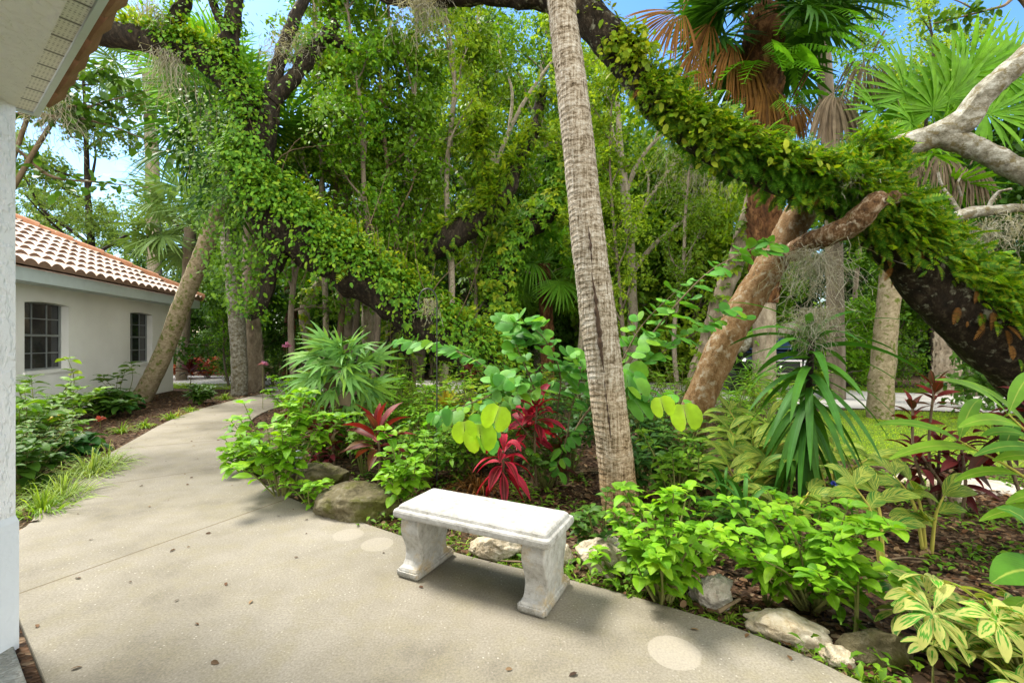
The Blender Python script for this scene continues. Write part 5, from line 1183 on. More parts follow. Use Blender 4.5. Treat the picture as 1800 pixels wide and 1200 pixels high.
rosette('ti_plant','blackish maroon ti plant at the right edge under the dark oak trunk',np.array([3.85,3.35,0]),.95,16,.30,.046,'corddark',2,.6,(-.3,1.3),spread=.2)
rosette('ti_plant','maroon-leaved ti plant with curved stems right of the lawn',np.array([3.7,3.75,0]),.56,12,.26,.036,'corddark',2,.7,(-.3,1.2),spread=.25)
rosette('ti_plant','distant small red ti plant beyond the hook pole',np.array([-.75,8.2,0]),.95,14,.33,.04,'cordred',1,.6)
rosette('ti_plant','burgundy ti plant beside the orange hedge at the house corner',G(334,676),.55,20,.7,.06,'corddark',1,.4,(.1,1.4))
for i,(px,py,d) in enumerate(((548,735,6.0),(575,740,5.7),(515,735,6.3),(590,770,5.2),(560,790,5.2))):
    rosette('croton',['bronze-red croton left in the dark group by the path bend','bronze-red croton in the middle of the dark group','wine-red croton nearest the path bend','dark croton below the staghorn mount','purple-brown croton low behind the lime shrub'][i],np.array([(px-900)*d/FPX,d,0]),.62-.12*(i>2),16,.17,.03,'croton',3,.5,(-.2,1.3),cat='croton',spread=.18)
leafy(320,668,.75,.9,18,16,'crotonorange','orange-red croton hedge on the side lawn past the house corner',.28,.06,d=17.5,name='croton_hedge')
leafy(365,668,.7,.7,14,14,'crotonorange','second orange-red croton bush next to the burgundy ti plant',.26,.06,d=18.,name='croton_hedge')
rosette('bromeliad','yellow-orange bromeliad held up beside the hook pole',np.array([-.80,5.6,0]),.62,20,.28,.028,'brom',1,.3,(.5,1.4),cat='bromeliad',prof=prof_strap,tuft=.03)
rosette('bromeliad','small yellow bromeliad at the foot of the tall white palm trunk',np.array([4.0,7.2,0]),.5,18,.26,.026,'brom',1,.3,(.5,1.4),cat='bromeliad',prof=prof_strap,tuft=.03)

# dracaena with long strap leaves
base=np.array([2.42,3.72,0]); D=thing('dracaena','tall dracaena with long drooping dark green strap leaves around a black stem','dracaena',base)
ms=MB(); c,R=tube(ms,[base+[-.05,0,-.05],base+[-.06,0,.5],base+[.0,0,.95],base+[.03,0,1.45]],[.04,.032,.028,.02],9,20,.12); child('stem',ms,M['darkbark'],D)
ml=MB(); n=78; f=np.linspace(0,1,n); z=.55+.95*f; az=np.arange(n)*2.4; el=-1.0+1.75*f**1.2
p=np.c_[np.interp(z,c[:,2],c[:,0]),np.interp(z,c[:,2],c[:,1]),z]
blades(ml,p,np.c_[np.cos(az)*np.cos(el),np.sin(az)*np.cos(el),np.sin(el)],rng.uniform(.5,.8,n),.031,np.interp(f,[0,.6,1],[1.6,1.1,.45]),9,prof_strap,.22)
child('leaves',ml,M['yucca'],D)
for px,py,d,l in ((1310,960,3.35,'young strap-leaved dracaena low in front of the tall one'),(1275,935,3.7,'small dark strap-leaved plant beside the blue flower')):
    rosette('dracaena',l,np.array([(px-900)*d/FPX,d,0]),.18,26,.5,.018,'yucca',1,.7,(.1,1.35),cat='dracaena',prof=prof_strap)

# shell gingers
def ginger(name,label,base,canes,mat,ll,lw,nl,droop=.55,cat='shell ginger'):
    base=np.asarray(base,float); t=thing(name,label,cat,base); ms=MB(); ml=MB()
    for (dx,dy,h,az) in canes:
        a=base+np.array([dx*.15,dy*.15,-.05]); e=base+np.array([dx,dy,h]); m=a*.45+e*.55+np.array([-dx*.18,-dy*.18,h*.12])
        c,R=tube(ms,[a,m,e],[.012,.010,.005],7,16,0.); u=np.linspace(.35,1.,nl); p=np.array([np.interp(u,np.linspace(0,1,16),c[:,j]) for j in range(3)]).T
        sd=np.where(np.arange(nl)%2,1,-1.); dirn=nrm(c[-1]-c[8])
        s=np.array([math.cos(az),math.sin(az),0]); d=s*sd[:,None]*.9+dirn*.6+[0,0,.15]
        blades(ml,p,d,ll*rng.uniform(.8,1.1,nl),lw*rng.uniform(.85,1.1,nl),droop,9,prof_ginger,.14,up=np.array([0,-.55,.85])+rng.normal(0,.12,(nl,3)),petiole=.06,wave=.05)
        blades(ml,[c[-1]],[dirn],ll*.9,lw*.8,droop,9,prof_ginger,.2,up=np.array([0,-.6,.8]),petiole=.04)
    child('canes',ms,M['gingerstem'],t); child('leaves',ml,M[mat],t); return t
ginger('shell_ginger','cream-striped shell ginger with two leaning canes on the mulch',np.array([2.44,2.98,0]),[(-.16,.05,.46,.2),(.02,.1,.40,2.7)],'ginger',.24,.050,4)
ginger('shell_ginger','cream-striped shell ginger beside it nearer the lawn',np.array([2.86,3.12,0]),[(-.14,.12,.47,.3),(.1,.0,.36,.0),(.0,.15,.42,1.2)],'ginger',.24,.048,4)
ginger('shell_ginger','low striped ginger leaf clump under the dracaena',np.array([2.05,3.35,0]),[(.1,-.05,.25,.5),(-.1,.05,.22,2.),(.2,.1,.28,1.)],'ginger',.24,.048,4)
ginger('shell_ginger','yellow-green striped ginger thicket right of the orange trunk',np.array([2.4,4.5,0]),[(-.25,.0,.55,.1),(-.1,-.15,.5,.4),(.15,.05,.6,2.8),(-.15,.2,.7,.6),(.3,-.1,.5,.2),(.5,.1,.5,.1)],'ginger',.36,.036,8)
ginger('shell_ginger','striped ginger thicket between the orange trunk and the dracaena stem',np.array([1.95,3.9,0]),[(-.1,.0,.36,.1),(.1,-.1,.34,.4),(.3,.05,.42,2.8),(.05,.2,.42,.6),(.45,-.1,.38,.2)],'ginger',.34,.038,7)
ginger('shell_ginger','striped ginger clump behind the dracaena at the lawn corner',np.array([2.95,4.2,0]),[(-.25,.0,.40,.2),(.25,-.1,.36,.1),(.1,.1,.42,1.4),(.45,.0,.34,.0)],'ginger',.34,.042,6)
ginger('ginger_plant','large ginger with long arching lime leaves reaching in from the edge',np.array([3.55,2.75,0]),[(-.55,.0,.98,.25),(-.75,.1,.80,.2),(-.3,.1,.86,.3),(-.1,-.1,1.0,.3)],'gingerlime',.54,.042,6,.45,'ginger')
ginger('ginger_plant','big broad ginger leaves low at the edge above the cream shrub',np.array([2.45,1.98,0]),[(-.05,.02,.36,.25)],'gingerlime',.42,.08,3,.6,'ginger')
leafy(1310,745,.8,.5,11,11,'gingerlime','spiky light green grassy shrub right of the orange trunk',.42,.013,d=6.6,prof=prof_strap,droop=.4)
leafy(1330,700,.95,.6,11,11,'fan','blade-leaved light green clump in front of the white palm trunk',.45,.014,d=8.,prof=prof_strap,droop=.4)
leafy(1385,720,.9,.6,11,11,'olive','wispy yellow-green clump behind the dracaena',.4,.014,d=7.4,prof=prof_strap,droop=.4)

# cream-variegated schefflera, bottom right
base=np.array([2.12,1.86,0]); S=thing('schefflera','cream and green variegated umbrella shrub at the bottom corner of the bed','schefflera',base); ms=MB(); ml=MB()
for i in range(24):
    az=i*2.4; q=rng.uniform(.08,.46); e=base+np.array([math.cos(az)*q*1.1,math.sin(az)*q*.8,rng.uniform(.10,.40)*(1.1-q*.7)]); tube(ms,[base+[0,0,-.03],base*.5+e*.5+[0,0,.06],e],[.008,.006,.003],5,8,0.)
    for w in range(2):
        c=e+rng.normal(0,.05,3)*(w>0); k=8; a=np.arange(k)*2*PI/k+i+rng.normal(0,.12,k); tl=nrm(np.array([rng.normal(0,.5),rng.normal(0,.5)-.25,1.]))
        u=nrm(np.cross(tl,[1,0,.1])); v=np.cross(tl,u); d=np.cos(a)[:,None]*u+np.sin(a)[:,None]*v+tl*.15
        blades(ml,np.tile(c,(k,1)),d,rng.uniform(.10,.15,k),.023,.55,6,lambda t:np.sin(PI*np.clip(t,.02,.97)**1.15)**.8,.18,up=tl,petiole=.16)
child('stems',ms,M['stem'],S); child('leaves',ml,M['scheff'],S)
base=G(1640,1190); S=thing('schefflera','small cream-edged umbrella sprig lowest at the concrete edge','schefflera',base); ms=MB(); ml=MB()
e=base+np.array([0,0,.14]); tube(ms,[base+[0,0,-.03],e],[.005,.003],5,6,0.)
k=8; a=np.arange(k)*2*PI/k; blades(ml,np.tile(e,(k,1)),np.c_[np.cos(a),np.sin(a),np.full(k,.1)],.10,.018,.6,6,lambda t:np.sin(PI*np.clip(t,.02,.97)**1.15)**.8,.18,up=np.array([0,-.3,1.]),petiole=.16)
child('stems',ms,M['stem'],S); child('leaves',ml,M['scheff'],S)

# orchid tree: sprawling branches with two-lobed leaves
base=np.array([.55,4.55,0]); O=thing('orchid_tree','sprawling shrub with blue-green two-lobed leaves on long arching branches','shrub',base); ms=MB(); ml=MB(); m2=MB()
def bran(rows,n,s,mbl,w=.010,jit=.05,t0=.15):
    a=np.array([P(x,y,d) for x,y,d in rows]); a=np.vstack([base+[0,0,0],a]) if rows[0][1]>700 else a
    c,R=tube(ms,a,np.linspace(w,w*.3,len(a)),6,40,0.); u=np.linspace(t0,1,n); p=np.array([np.interp(u,np.linspace(0,1,40),c[:,j]) for j in range(3)]).T
    tan=nrm(np.array([np.interp(u,np.linspace(0,1,40),np.gradient(c[:,j])) for j in range(3)]).T)
    sd=np.where(np.arange(n)%2,1.,-1.); side=nrm(np.cross(tan,[0,-.3,1.]))*sd[:,None]
    d=side*.9+tan*.55+rng.normal(0,.2,(n,3))+[0,-.1,-.1]
    pp=p+side*.03+rng.normal(0,jit*.5,(n,3)); uu=np.c_[rng.normal(0,.45,(n,2))+[0,-.5],np.ones(n)]; ss=s*rng.uniform(.55,1.15,n)
    for q in range(4): scat(mbl,TBS[q],pp[q::4],d[q::4],uu[q::4],ss[q::4])
bran([(1010,760,4.5),(1060,690,4.5),(1120,620,4.45),(1180,545,4.4),(1250,475,4.35),(1330,435,4.3),(1360,425,4.3)],40,.15,ml,.014,.06,.35)
bran([(1110,660,4.5),(1170,615,4.4),(1240,575,4.3),(1290,545,4.2)],20,.16,ml,.008)
bran([(1090,640,4.5),(1130,570,4.5),(1190,510,4.5)],16,.15,ml,.008)
bran([(960,740,4.6),(930,660,4.5),(905,600,4.4),(895,565,4.3)],28,.16,ml,.011,.1,.4)
bran([(980,740,4.5),(985,660,4.4),(960,600,4.3),(930,570,4.3)],26,.16,ml,.010,.1,.4)
bran([(1000,740,4.4),(1020,660,4.4),(1010,620,4.3)],22,.16,ml,.010,.1,.4)
bran([(920,740,4.6),(880,670,4.6),(820,625,4.7),(760,605,4.9),(700,600,5.1)],34,.13,ml,.010,.03,.4)
bran([(930,720,4.5),(880,690,4.2),(850,700,4.0),(800,720,3.9),(770,735,3.9)],24,.14,ml,.009)
bran([(950,700,4.3),(910,670,4.1),(870,665,4.0)],16,.16,ml,.008)
bran([(1110,700,4.2),(1135,690,4.0),(1160,692,3.9),(1190,702,3.8)],9,.14,ml,.007)
bran([(1070,650,4.1),(1090,655,4.0),(1110,670,3.9),(1100,700,3.9)],9,.19,ml,.007)
bran([(1000,760,4.4),(990,790,4.3),(975,830,4.2)],12,.12,ml,.006)
bran([(890,720,4.2),(870,740,3.9),(850,755,3.7)],7,.19,ml,.007)
for px,py,d,s in ((842,770,3.6,.22),(815,765,3.6,.17),(878,738,3.6,.20)): scat(m2,TB,[P(px,py-24,d)],[[rng.normal(0,.25),-.35,-1]],[[0,-1,-.1]],s)
for px,py,d,s in ((1160,722,3.6,.16),(1201,735,3.6,.21)): scat(m2,TB,[P(px,py-24,d)],[[rng.normal(0,.25),-.35,-1]],[[0,-1,-.1]],s)
child('branches',ms,M['twig'],O); child('leaves',ml,M['bauhinia'],O); child('backlit_leaves',m2,M['bauhinialime'],O)  # the few lime leaves are coloured as if light shines through them
# staghorn fern
d=5.9; base=np.array([(618-900)*d/FPX,d,0]); S=thing('staghorn_fern','big staghorn fern with antler fronds mounted on a post','fern',base)
ms=MB(); tube(ms,[base+[0,0,-.1],base+[0,0,1.25]],[.07,.06],10,10,.15); child('post',ms,M['darkbark'],S)
ms=MB(); c=base+np.array([0,-.1,.98])
for k in range(5):
    a=k*1.3; scat(ms,(T_hex(.55)[0]*[1,1,1],T_hex(.55)[1],T_hex(.55)[2]),[c+[.06*math.cos(a),-.22-.02*k,-.12+.05*math.sin(a)]],[[math.cos(a),-.15,math.sin(a)]],[[0,-1,.2]],.2)
child('shield',ms,M['deadgrey'],S)
ml=MB(); n=34; az=np.arange(n)*2.4; rr=np.sqrt(np.linspace(.1,1,n))
f=np.c_[np.cos(az)*rr*1.25,-(1.1-rr)-.15,np.sin(az)*rr*.7+.1]
for q in range(3): scat(ml,TA[q],np.tile(c,(n,1))[q::3]+rng.normal(0,.06,(len(f[q::3]),3)),f[q::3],(np.array([0,-.6,.8])+rng.normal(0,.3,(n,3)))[q::3],.84*rng.uniform(.75,1.15,len(f[q::3])))
child('fronds',ml,M['staghorn'],S)
rosette('bromeliad','red-leaved bromeliad tucked below the staghorn fern',base+np.array([.08,-.25,0]),.62,16,.2,.022,'cordred',1,.4,(.1,1.3),cat='bromeliad',prof=prof_strap,tuft=.03)

# left bed
leafy(62,790,.82,.75,17,14,'mid','leafy shrub with upright stems in front of the first window',.19,.052,d=6.1,droop=.4)
leafy(30,800,.8,.6,13,13,'mid','leafy shrub half hidden by the near column',.18,.05,d=5.2)
leafy(50,800,.52,.5,13,13,'edged','white-edged small-leaved bush beside the near column',.10,.026,d=5.0)
leafy(45,850,.45,.42,10,10,'dark','dark broad-leaved plant low beside the near column',.17,.055,d=4.4)
rosette('hosta','dark blue-green hosta clump beside the white-edged bush',G(118,800),.14,24,.34,.085,'hosta',1,.8,(.15,1.2),cat='hosta',prof=prof_oval)
rosette('hosta','dark broad-leaved hosta nearer the grass clumps',G(150,790),.12,20,.30,.08,'hosta',1,.8,(.15,1.2),cat='hosta',prof=prof_oval)
leafy(182,742,.42,.62,16,13,'dark','low dark glossy bush against the house wall',.22,.07,d=8.6)
rosette('hosta','large bluish leaf plant at the foot of the leaning palm',G(222,718),.2,16,.42,.13,'hosta',1,.8,(.15,1.2),cat='hosta',prof=prof_oval)
leafy(212,712,.95,.42,5,4,'mid','thin open plant with leaf tufts against the white wall',.26,.07,d=9.6,top=.75)
leafy(352,712,.36,.4,14,14,'dark','round dark green bush on the mulch past the leaning palm',.15,.045,d=10.6)
leafy(122,735,1.05,.12,2,2,'sunny','single tall stem with yellow-green top in front of the white wall',.15,.05,d=7.,top=.9,name='tall_stem_plant')
leafy(400,640,.9,.8,16,14,'olive','yellow-green bush behind the pale slim palm',.18,.045,d=16.5)
leafy(455,655,.8,.7,14,12,'mid','mid green bush past the path bend beneath the palms',.18,.045,d=14.4)
def clump(px,py,n,L,w,mat,label,d=None,sp=.1,droop=1.1):
    b=G(px,py) if d is None else np.array([(px-900)*d/FPX,d,0]); m=MB(); a=rng.uniform(0,2*PI,n); q=rng.uniform(0,1,n)
    blades(m,b+np.c_[np.cos(a)*sp*q,np.sin(a)*sp*q,np.full(n,-.03)],np.c_[np.cos(a)*q*.9,np.sin(a)*q*.9,np.full(n,1.)],L*rng.uniform(.5,1.1,n),w,droop*rng.uniform(.5,1.3,n),6,prof_grass,.2)
    o=m.obj('grass_clump',M[mat]); tag(o,label,'ornamental grass','ornamental grass clumps'); return o
clump(160,832,190,.46,.007,'liriope','largest pale striped grass clump arching onto the path',sp=.2)
clump(190,815,120,.40,.007,'liriope','pale striped grass clump just beyond the largest one',sp=.15)
clump(110,872,170,.40,.006,'liriope','striped grass clump spilling over the path edge near the column',sp=.18)
clump(75,895,130,.34,.006,'grassb','small green grass clump closest to the near column',sp=.16)
clump(60,860,120,.34,.006,'grassb','green grass clump behind the striped ones by the column',sp=.2)
clump(214,757,60,.26,.008,'grassb','green grass tuft on the mulch beyond the pale clumps',sp=.08)
clump(254,748,60,.26,.008,'grassb','grass tuft on the mulch midway along the left bed',sp=.08)
clump(300,735,55,.28,.010,'grassb','grass tuft with a bronze neighbour near the leaning palm',sp=.08)
clump(314,729,30,.24,.010,'brom','bronze orange grass tuft beside a green one',sp=.06)
clump(335,722,50,.26,.010,'grassb','grass tuft in front of the round dark bush',sp=.08)
clump(395,700,50,.28,.012,'grassb','farthest grass tuft at the end of the mulch',sp=.1)
for px,py,d,h,sp,mt,l in ((590,840,5.6,.5,.45,'mid','leafy green plant right behind the mossy boulder'),(745,850,4.7,.55,.45,'vine','bright leafy plant left of the hook pole foot'),(825,840,4.9,.5,.45,'mid','low leafy plant between the hook pole and the pink ti plant'),
 (690,790,6.2,.85,.6,'lime','tall yellow-green plant behind the red ti plant'),(860,800,5.3,.85,.55,'sunny','leafy plant under the drooping two-lobed branch'),(790,770,6.4,.9,.7,'lime','broad bright mound behind the bromeliad'),(640,770,6.3,.8,.6,'dark','dark leafy mound at the foot of the staghorn post'),
 (560,810,5.6,.55,.5,'lime','green leafy mound beside the small path spotlight'),(930,800,5.6,.9,.6,'dark','dark mound behind the crimson ti plant'),(760,730,7.8,.95,.8,'olive','wide yellow-green mound before the drive'),(690,720,8.4,1.0,.8,'mid','mid green mound before the drive behind the staghorn fern'),
 (880,730,7.9,1.0,.8,'mid','mid green mound at the foot of the creeper slope'),(1060,780,6.,.8,.6,'deep','deep shaded mound directly behind the ringed palm'),(1160,790,5.9,.8,.6,'mid','leafy mound between palm and orange trunk'),(1340,830,5.,.6,.5,'gingerlime','lime leafy mound behind the dracaena stem')):
    leafy(px,py,h,sp,15,13,mt,l,.12,.03,d=d,prof=prof_lance if px%20 else prof_oval)
clump(845,858,150,.38,.006,'dead','dry brown fern-like clump behind the bench by the hook pole',sp=.3,droop=1.4)
# flowers
def bloom(name,label,p,r,mat,stem=True,cat='flower'):
    p=np.asarray(p,float); t=thing(name,label,cat,(p[0],p[1],0)); m=MB(); k=22; u=unit_rand(k); u[:,2]=np.abs(u[:,2])*.6+.1
    blades(m,np.tile(p,(k,1)),u,r,r*.3,.4,3,prof_oval,.2); child('petals',m,M[mat],t)
    m=MB(); tube(m,[[p[0],p[1],-.03],p],[.006,.004],5,6,0.); child('stem',m,M['stem'],t)
bloom('pink_flower','pink round flower head above the shrubs past the path bend',P(504,608,9.),.11,'flower')
bloom('pink_flower','paler pink flower lower down by the drive',P(462,640,9.6),.11,'flower')
bloom('blue_flower','small bright blue flower between the palm and the dracaena',P(1256,884,3.5),.03,'blue')
bloom('blue_flower','small bright blue flower hanging under the dracaena leaves',P(1466,850,3.4),.03,'blue')
bloom('white_flower','white lily bloom among the dark hosta leaves',P(96,735,5.9),.10,'white')
bloom('orange_leaf_tuft','orange leaf tuft beyond the white lily bloom',P(176,737,7.6),.09,'crotonorange')

# spanish moss
def mossy(name,label,tops,n,L,spread,w=.003,curl=.5):
    tops=np.array(tops); m=MB(); moss(m,tops,n,L,spread,w,curl=curl); o=m.obj(name,M['moss']); return tag(o,label,'spanish moss','spanish moss strands')
ln=lambda a,b,k:[np.array(a)+(np.array(b)-np.array(a))*t for t in np.linspace(0,1,k)]
mossy('spanish_moss','big tangled veil of grey moss hanging from the cut orange limb over the dracaena',ln(P(1408,440,4.3),P(1450,452,4.15),6),300,.8,.05,.0018,.7)
mossy('spanish_moss','long moss tuft draped over the head of the dracaena',ln(P(1418,545,3.66),P(1448,545,3.62),4),260,.5,.045,.0018,.6)
mossy('spanish_moss','grey moss tangle among the ferns left of the cut limb',ln(P(1480,305,4.1),P(1500,330,4.1),4),110,.35,.06,.0022,.8)
mossy('spanish_moss','pale grey moss beard hanging from the limb at the very top',ln(P(725,0,5.),P(765,0,5.),5),230,.62,.07,.0025,.5)
mossy('spanish_moss','grey moss hung on the dark oak at the edge below the pale limbs',ln(P(1730,395,4.3),P(1780,390,4.3),6),240,.45,.12,.0025,.6)
mossy('spanish_moss','grey moss sheath on the branch above the near roof edge',ln(P(255,-10,7.9),P(280,30,7.9),5),150,.5,.1,.004,.4)
mossy('spanish_moss','wispy moss hanging under the corner of the near eave',ln(P(70,195,6.6),P(100,160,6.6),6),170,.9,.12,.003,.45)
mossy('spanish_moss','greenish moss tail hanging from the creeper limb by the sky gap',ln(P(285,95,7.9),P(305,100,7.9),4),170,1.1,.1,.004,.35)
mossy('spanish_moss','grey moss clump caught in the fork of the creeper oak',ln(P(490,90,8.4),P(530,70,8.4),5),240,.7,.16,.004,.7)
mossy('spanish_moss','thin moss strand dangling beside the shepherd hook',ln(P(752,525,4.7),P(760,530,4.7),2),60,.35,.03,.002,.6)
mossy('spanish_moss','moss curtain on the far trees right of the ringed palm',ln(P(1190,260,12),P(1300,250,12),10),300,2.0,.3,.006,.35)
# leafy branch overhead at the left, from a tree beside the near house
base=np.array([-7.75,6.75,0]); t=thing('sea_grape_tree','tree behind the near column reaching a round-leaved branch across the sky','tree',base); ms=MB(); ml=MB()
path=[base+[0,0,-.1],base+[0,0,2.2],base+[.05,.1,4.]]; tube(ms,path,[.10,.08,.06],9,20,.1)
for rows,n in (([(10,215,6.8),(100,205,6.9),(170,215,7.),(230,235,7.1),(300,265,7.2)],46),([(60,180,6.9),(110,150,6.9),(160,130,7.),(185,120,7.)],36),([(100,205,6.9),(150,190,6.9),(200,175,7.),(250,165,7.1)],34),([(10,260,6.8),(90,310,7.),(170,320,7.3),(260,330,7.6)],30),([(20,170,6.8),(70,140,6.9),(130,170,7.)],30)):
    a=np.array([P(x,y,d) for x,y,d in rows]); a=np.vstack([base+[.0,.05,3.2],a]); c,R=tube(ms,a,np.linspace(.035,.005,len(a)),6,30,.1)
    k=n*3; u=rng.uniform(.2,1,k); p=np.array([np.interp(u,np.linspace(0,1,30),c[:,j]) for j in range(3)]).T+rng.normal(0,.11,(k,3))
    blades(ml,p,unit_rand(k)+[0,-.2,-.1],.15*rng.uniform(.6,1.2,k),.05,.4,4,prof_oval,.2)
child('trunk',ms,M['twig'],t); child('leaves',ml,M['dark'],t)
base=np.array([5.2,6.,0])
# thin twig at the top right corner
t=thing('overhanging_tree','slender tree at the edge with dark leafy twig crossing the top corner','tree',np.array([7.2,5.6,0])); ms=MB(); ml=MB(); b=np.array([7.2,5.6,0])
c,R=tube(ms,[b+[0,0,-.1],b+[-.1,0,3],b+[-.4,0,4.6],b+[-.9,0,5.6],P(1760,12,5.6),P(1690,30,5.6),P(1640,42,5.6)],[.09,.07,.05,.03,.015,.01,.006],8,60,.1)
tube(ms,[P(1720,22,5.6),P(1690,5,5.6),P(1660,-5,5.6)],[.012,.008,.004],5,10,0.)
k=70; j=rng.integers(42,60,k); blades(ml,c[j]+rng.normal(0,.07,(k,3)),unit_rand(k),.10,.03,.4,4,prof_oval,.2); child('trunk',ms,M['twig'],t); child('leaves',ml,M['dark'],t)

# ------------------------------------------------------------------ parked car, mostly hidden by trunks
cb=np.array([7.35,13.9,0]); Cr=thing('parked_car','black car with chrome-edged grille parked on the drive behind the trunks','car',cb,rz=math.radians(-12))
M['paint']=simple('black_car_paint',(.006,.006,.007),.12,spec=.6,var=.02); M['chrome']=simple('chrome',(.75,.76,.78),.15,1.,var=.02); M['tyre']=simple('tyre_rubber',(.02,.02,.02),.85)
M['lamp']=simple('headlamp_lens',(.55,.58,.6),.08,var=.05); M['carglass']=simple('car_glass',(.02,.03,.035),.05,var=.02); M['plate']=simple('number_plate',(.6,.62,.6),.4)
mb=MB()
sec=[(-2.25,.45,.78,.80),(-2.2,.36,.98,.88),(-1.2,.30,1.08,.93),(-1.0,.30,1.10,.94),(0.2,.30,1.12,.95),(1.6,.30,1.12,.95),(2.2,.36,1.05,.90),(2.28,.5,.9,.82)]
V=[]
for y,z0,z1,hw in sec: V.append([[-hw*.93,y,z0],[-hw,y,z0+.2],[-hw,y,z1-.22],[-hw*.9,y,z1],[0,y,z1+.03],[hw*.9,y,z1],[hw,y,z1-.22],[hw,y,z0+.2],[hw*.93,y,z0]])
V=np.array(V); n=9; F=[]
for k in range(len(sec)-1):
    j=np.arange(n); F.append(np.stack([j+k*n,(j+1)%n+k*n,(j+1)%n+(k+1)*n,j+(k+1)*n],1))
mb.add(V.reshape(-1,3),[np.vstack(F),np.arange(n)[None],(np.arange(n)[::-1]+(len(sec)-1)*n)[None]],None,0,True)
mb.obj('body',M['paint'],Cr)
mb=MB(); cab=[(-.95,.9,1.10),(-.25,.72,1.62),(1.5,.70,1.66),(2.15,.84,1.10)]; V=np.array([[[-hw,y,z],[hw,y,z]] for y,hw,z in cab]); 
base_=np.array([[[-.9,y,1.09],[.9,y,1.09]] for y,_,_ in cab])
vv=np.concatenate([V.reshape(-1,3),base_.reshape(-1,3)]); f4=[]
for k in range(3): f4+= [[2*k,2*k+1,2*k+3,2*k+2],[2*k,2*k+2,8+2*k+2,8+2*k],[2*k+1,8+2*k+1,8+2*k+3,2*k+3]]
mb.add(vv,[np.array(f4)],None,0,False); mb.obj('cabin',M['paint'],Cr)
mb=MB(); mb.add([[-.80,-.86,1.17],[.80,-.86,1.17],[.66,-.33,1.57],[-.66,-.33,1.57]],[np.array([[0,1,2,3]])],None,0,False); mb.obj('windshield',M['carglass'],Cr).location=(0,-.03,.02)
for s in (-1,1):
    mb=MB(); mb.add([[s*.895,-.7,1.15],[s*.895,1.9,1.15],[s*.745,1.45,1.58],[s*.745,-.2,1.56]],[np.array([[0,1,2,3]])],None,0,False); mb.obj('side_window',M['carglass'],Cr).location=(s*.02,0,.01)
    mb=MB(); rb=[(s*.55,-2.235,.80),(s*.82,-2.19,.82),(s*.84,-2.12,.95),(s*.58,-2.21,.94)]; mb.add([[x,y-.02,z] for x,y,z in rb],[np.array([[0,1,2,3]])],None,0,False); mb.obj('headlight',M['lamp'],Cr)
    mb=MB(); box(mb,(s*.95-.09,-.75,1.12),(s*.95+.09,-.62,1.27)); mb.obj('mirror',M['paint'],Cr)
    for y in (-1.45,1.45):
        mb=MB(); tube(mb,[[s*.93-.11,y,.34],[s*.93+.11,y,.34]],.34,24,2,lin=True); w=mb.obj('wheel',M['tyre'],Cr); mb=MB(); tube(mb,[[s*.93,y,.34],[s*.93+s*.125,y,.34]],.21,20,2,lin=True); mb.obj('rim',M['chrome'],w)
mb=MB(); box(mb,(-.47,-2.275,.62),(.47,-2.235,.93)); g=mb.obj('grille',M['tyre'],Cr)
mb=MB(); 
for a,b in (((-.5,.91),(.5,.95)),((-.44,.58),(.44,.62)),((-.5,.62),(-.46,.91)),((.46,.62),(.5,.91))): box(mb,(a[0],-2.295,a[1]),(b[0],-2.25,b[1]))
mb.obj('chrome_surround',M['chrome'],g)
mb=MB(); mb.add([[-.05,-2.29,.80],[0,-2.295,.73],[.05,-2.29,.80],[0,-2.295,.83]],[np.array([[0,1,2,3]])],None,0,False); mb.obj('badge',M['chrome'],g)
mb=MB(); box(mb,(-.86,-2.31,.34),(.86,-2.2,.54)); mb.obj('bumper',M['paint'],Cr)

# ------------------------------------------------------------------ camera, sky, sun
cam=bpy.data.cameras.new('camera'); cam.lens=16.; cam.sensor_width=36.; cam.clip_end=2000; cam.clip_start=.05
co=bpy.data.objects.new('camera',cam); COL.objects.link(co); co.location=(0,0,CAMH); co.rotation_euler=(PI/2,0,0); SC.camera=co
ELEV,AZ=math.radians(55),math.radians(302)   # azimuth from +Y clockwise, where the sun stands
w=bpy.data.worlds.new('World'); SC.world=w; w.use_nodes=True; nt=w.node_tree; nt.nodes.clear()
out=nt.nodes.new('ShaderNodeOutputWorld'); bg=nt.nodes.new('ShaderNodeBackground'); sky=nt.nodes.new('ShaderNodeTexSky'); sky.sky_type='NISHITA'; sky.sun_disc=False
sky.sun_elevation=ELEV; sky.sun_rotation=AZ; sky.dust_density=.6; sky.ozone_density=2.5; sky.air_density=1.1
tc=nt.nodes.new('ShaderNodeTexCoord'); mp=nt.nodes.new('ShaderNodeMapping'); mp.inputs['Scale'].default_value=(1,1,2.2); nt.links.new(tc.outputs['Generated'],mp.inputs[0])
nz=nt.nodes.new('ShaderNodeTexNoise'); nz.inputs['Scale'].default_value=2.6; nz.inputs['Detail'].default_value=7; nt.links.new(mp.outputs[0],nz.inputs[0])
rp=nt.nodes.new('ShaderNodeValToRGB'); rp.color_ramp.elements[0].position=.57; rp.color_ramp.elements[1].position=.82; nt.links.new(nz.outputs[0],rp.inputs[0])
mx=nt.nodes.new('ShaderNodeMixRGB'); # thin broken cloud ahead, unseen white bank added behind the camera as fill
sx=nt.nodes.new('ShaderNodeSeparateXYZ'); nt.links.new(tc.outputs['Generated'],sx.inputs[0])
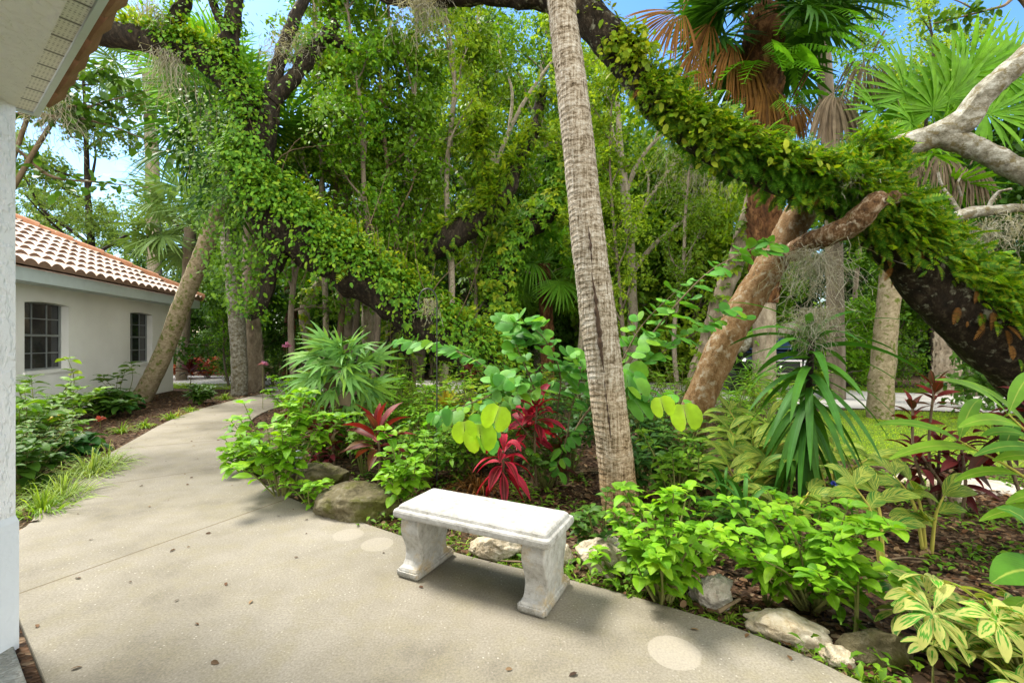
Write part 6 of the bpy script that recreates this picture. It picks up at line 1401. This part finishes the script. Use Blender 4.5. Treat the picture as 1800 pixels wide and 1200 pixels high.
mr=nt.nodes.new('ShaderNodeMapRange'); nt.links.new(sx.outputs[1],mr.inputs[0]); mr.inputs[1].default_value=.15; mr.inputs[2].default_value=-.35; mr.inputs[3].default_value=0.; mr.inputs[4].default_value=.9
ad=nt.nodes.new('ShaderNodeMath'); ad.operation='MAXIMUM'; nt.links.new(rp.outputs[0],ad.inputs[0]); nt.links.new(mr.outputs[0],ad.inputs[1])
hs=nt.nodes.new('ShaderNodeHueSaturation'); hs.inputs['Saturation'].default_value=1.25; hs.inputs['Value'].default_value=.68; nt.links.new(sky.outputs[0],hs.inputs['Color'])
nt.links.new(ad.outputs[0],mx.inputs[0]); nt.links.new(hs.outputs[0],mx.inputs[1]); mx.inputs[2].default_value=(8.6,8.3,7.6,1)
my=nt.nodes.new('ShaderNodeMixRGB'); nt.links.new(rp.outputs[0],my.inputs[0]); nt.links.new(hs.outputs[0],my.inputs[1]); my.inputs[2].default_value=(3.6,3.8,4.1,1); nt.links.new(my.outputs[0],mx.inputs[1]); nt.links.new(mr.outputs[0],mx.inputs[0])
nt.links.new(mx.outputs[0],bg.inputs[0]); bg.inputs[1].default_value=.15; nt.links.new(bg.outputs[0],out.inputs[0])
sl=bpy.data.lights.new('sun','SUN'); sl.energy=2.8; sl.angle=math.radians(17); sl.color=(1.,.95,.86)
so=bpy.data.objects.new('sun',sl); COL.objects.link(so)
sd=Vector((math.sin(AZ)*math.cos(ELEV),math.cos(AZ)*math.cos(ELEV),math.sin(ELEV))); so.rotation_euler=sd.to_track_quat('Z','Y').to_euler()
so.location=(0,0,30)
vs=SC.view_settings; SC.display_settings.display_device='sRGB'; vs.view_transform='Standard'; vs.look='None'; vs.exposure=1.75; vs.gamma=1; vs.use_curve_mapping=False
SC.cycles.max_bounces=8; SC.cycles.diffuse_bounces=4; SC.cycles.glossy_bounces=2; SC.cycles.transmission_bounces=4; SC.cycles.transparent_max_bounces=4; SC.cycles.caustics_reflective=False; SC.cycles.caustics_refractive=False; SC.cycles.use_denoising=True
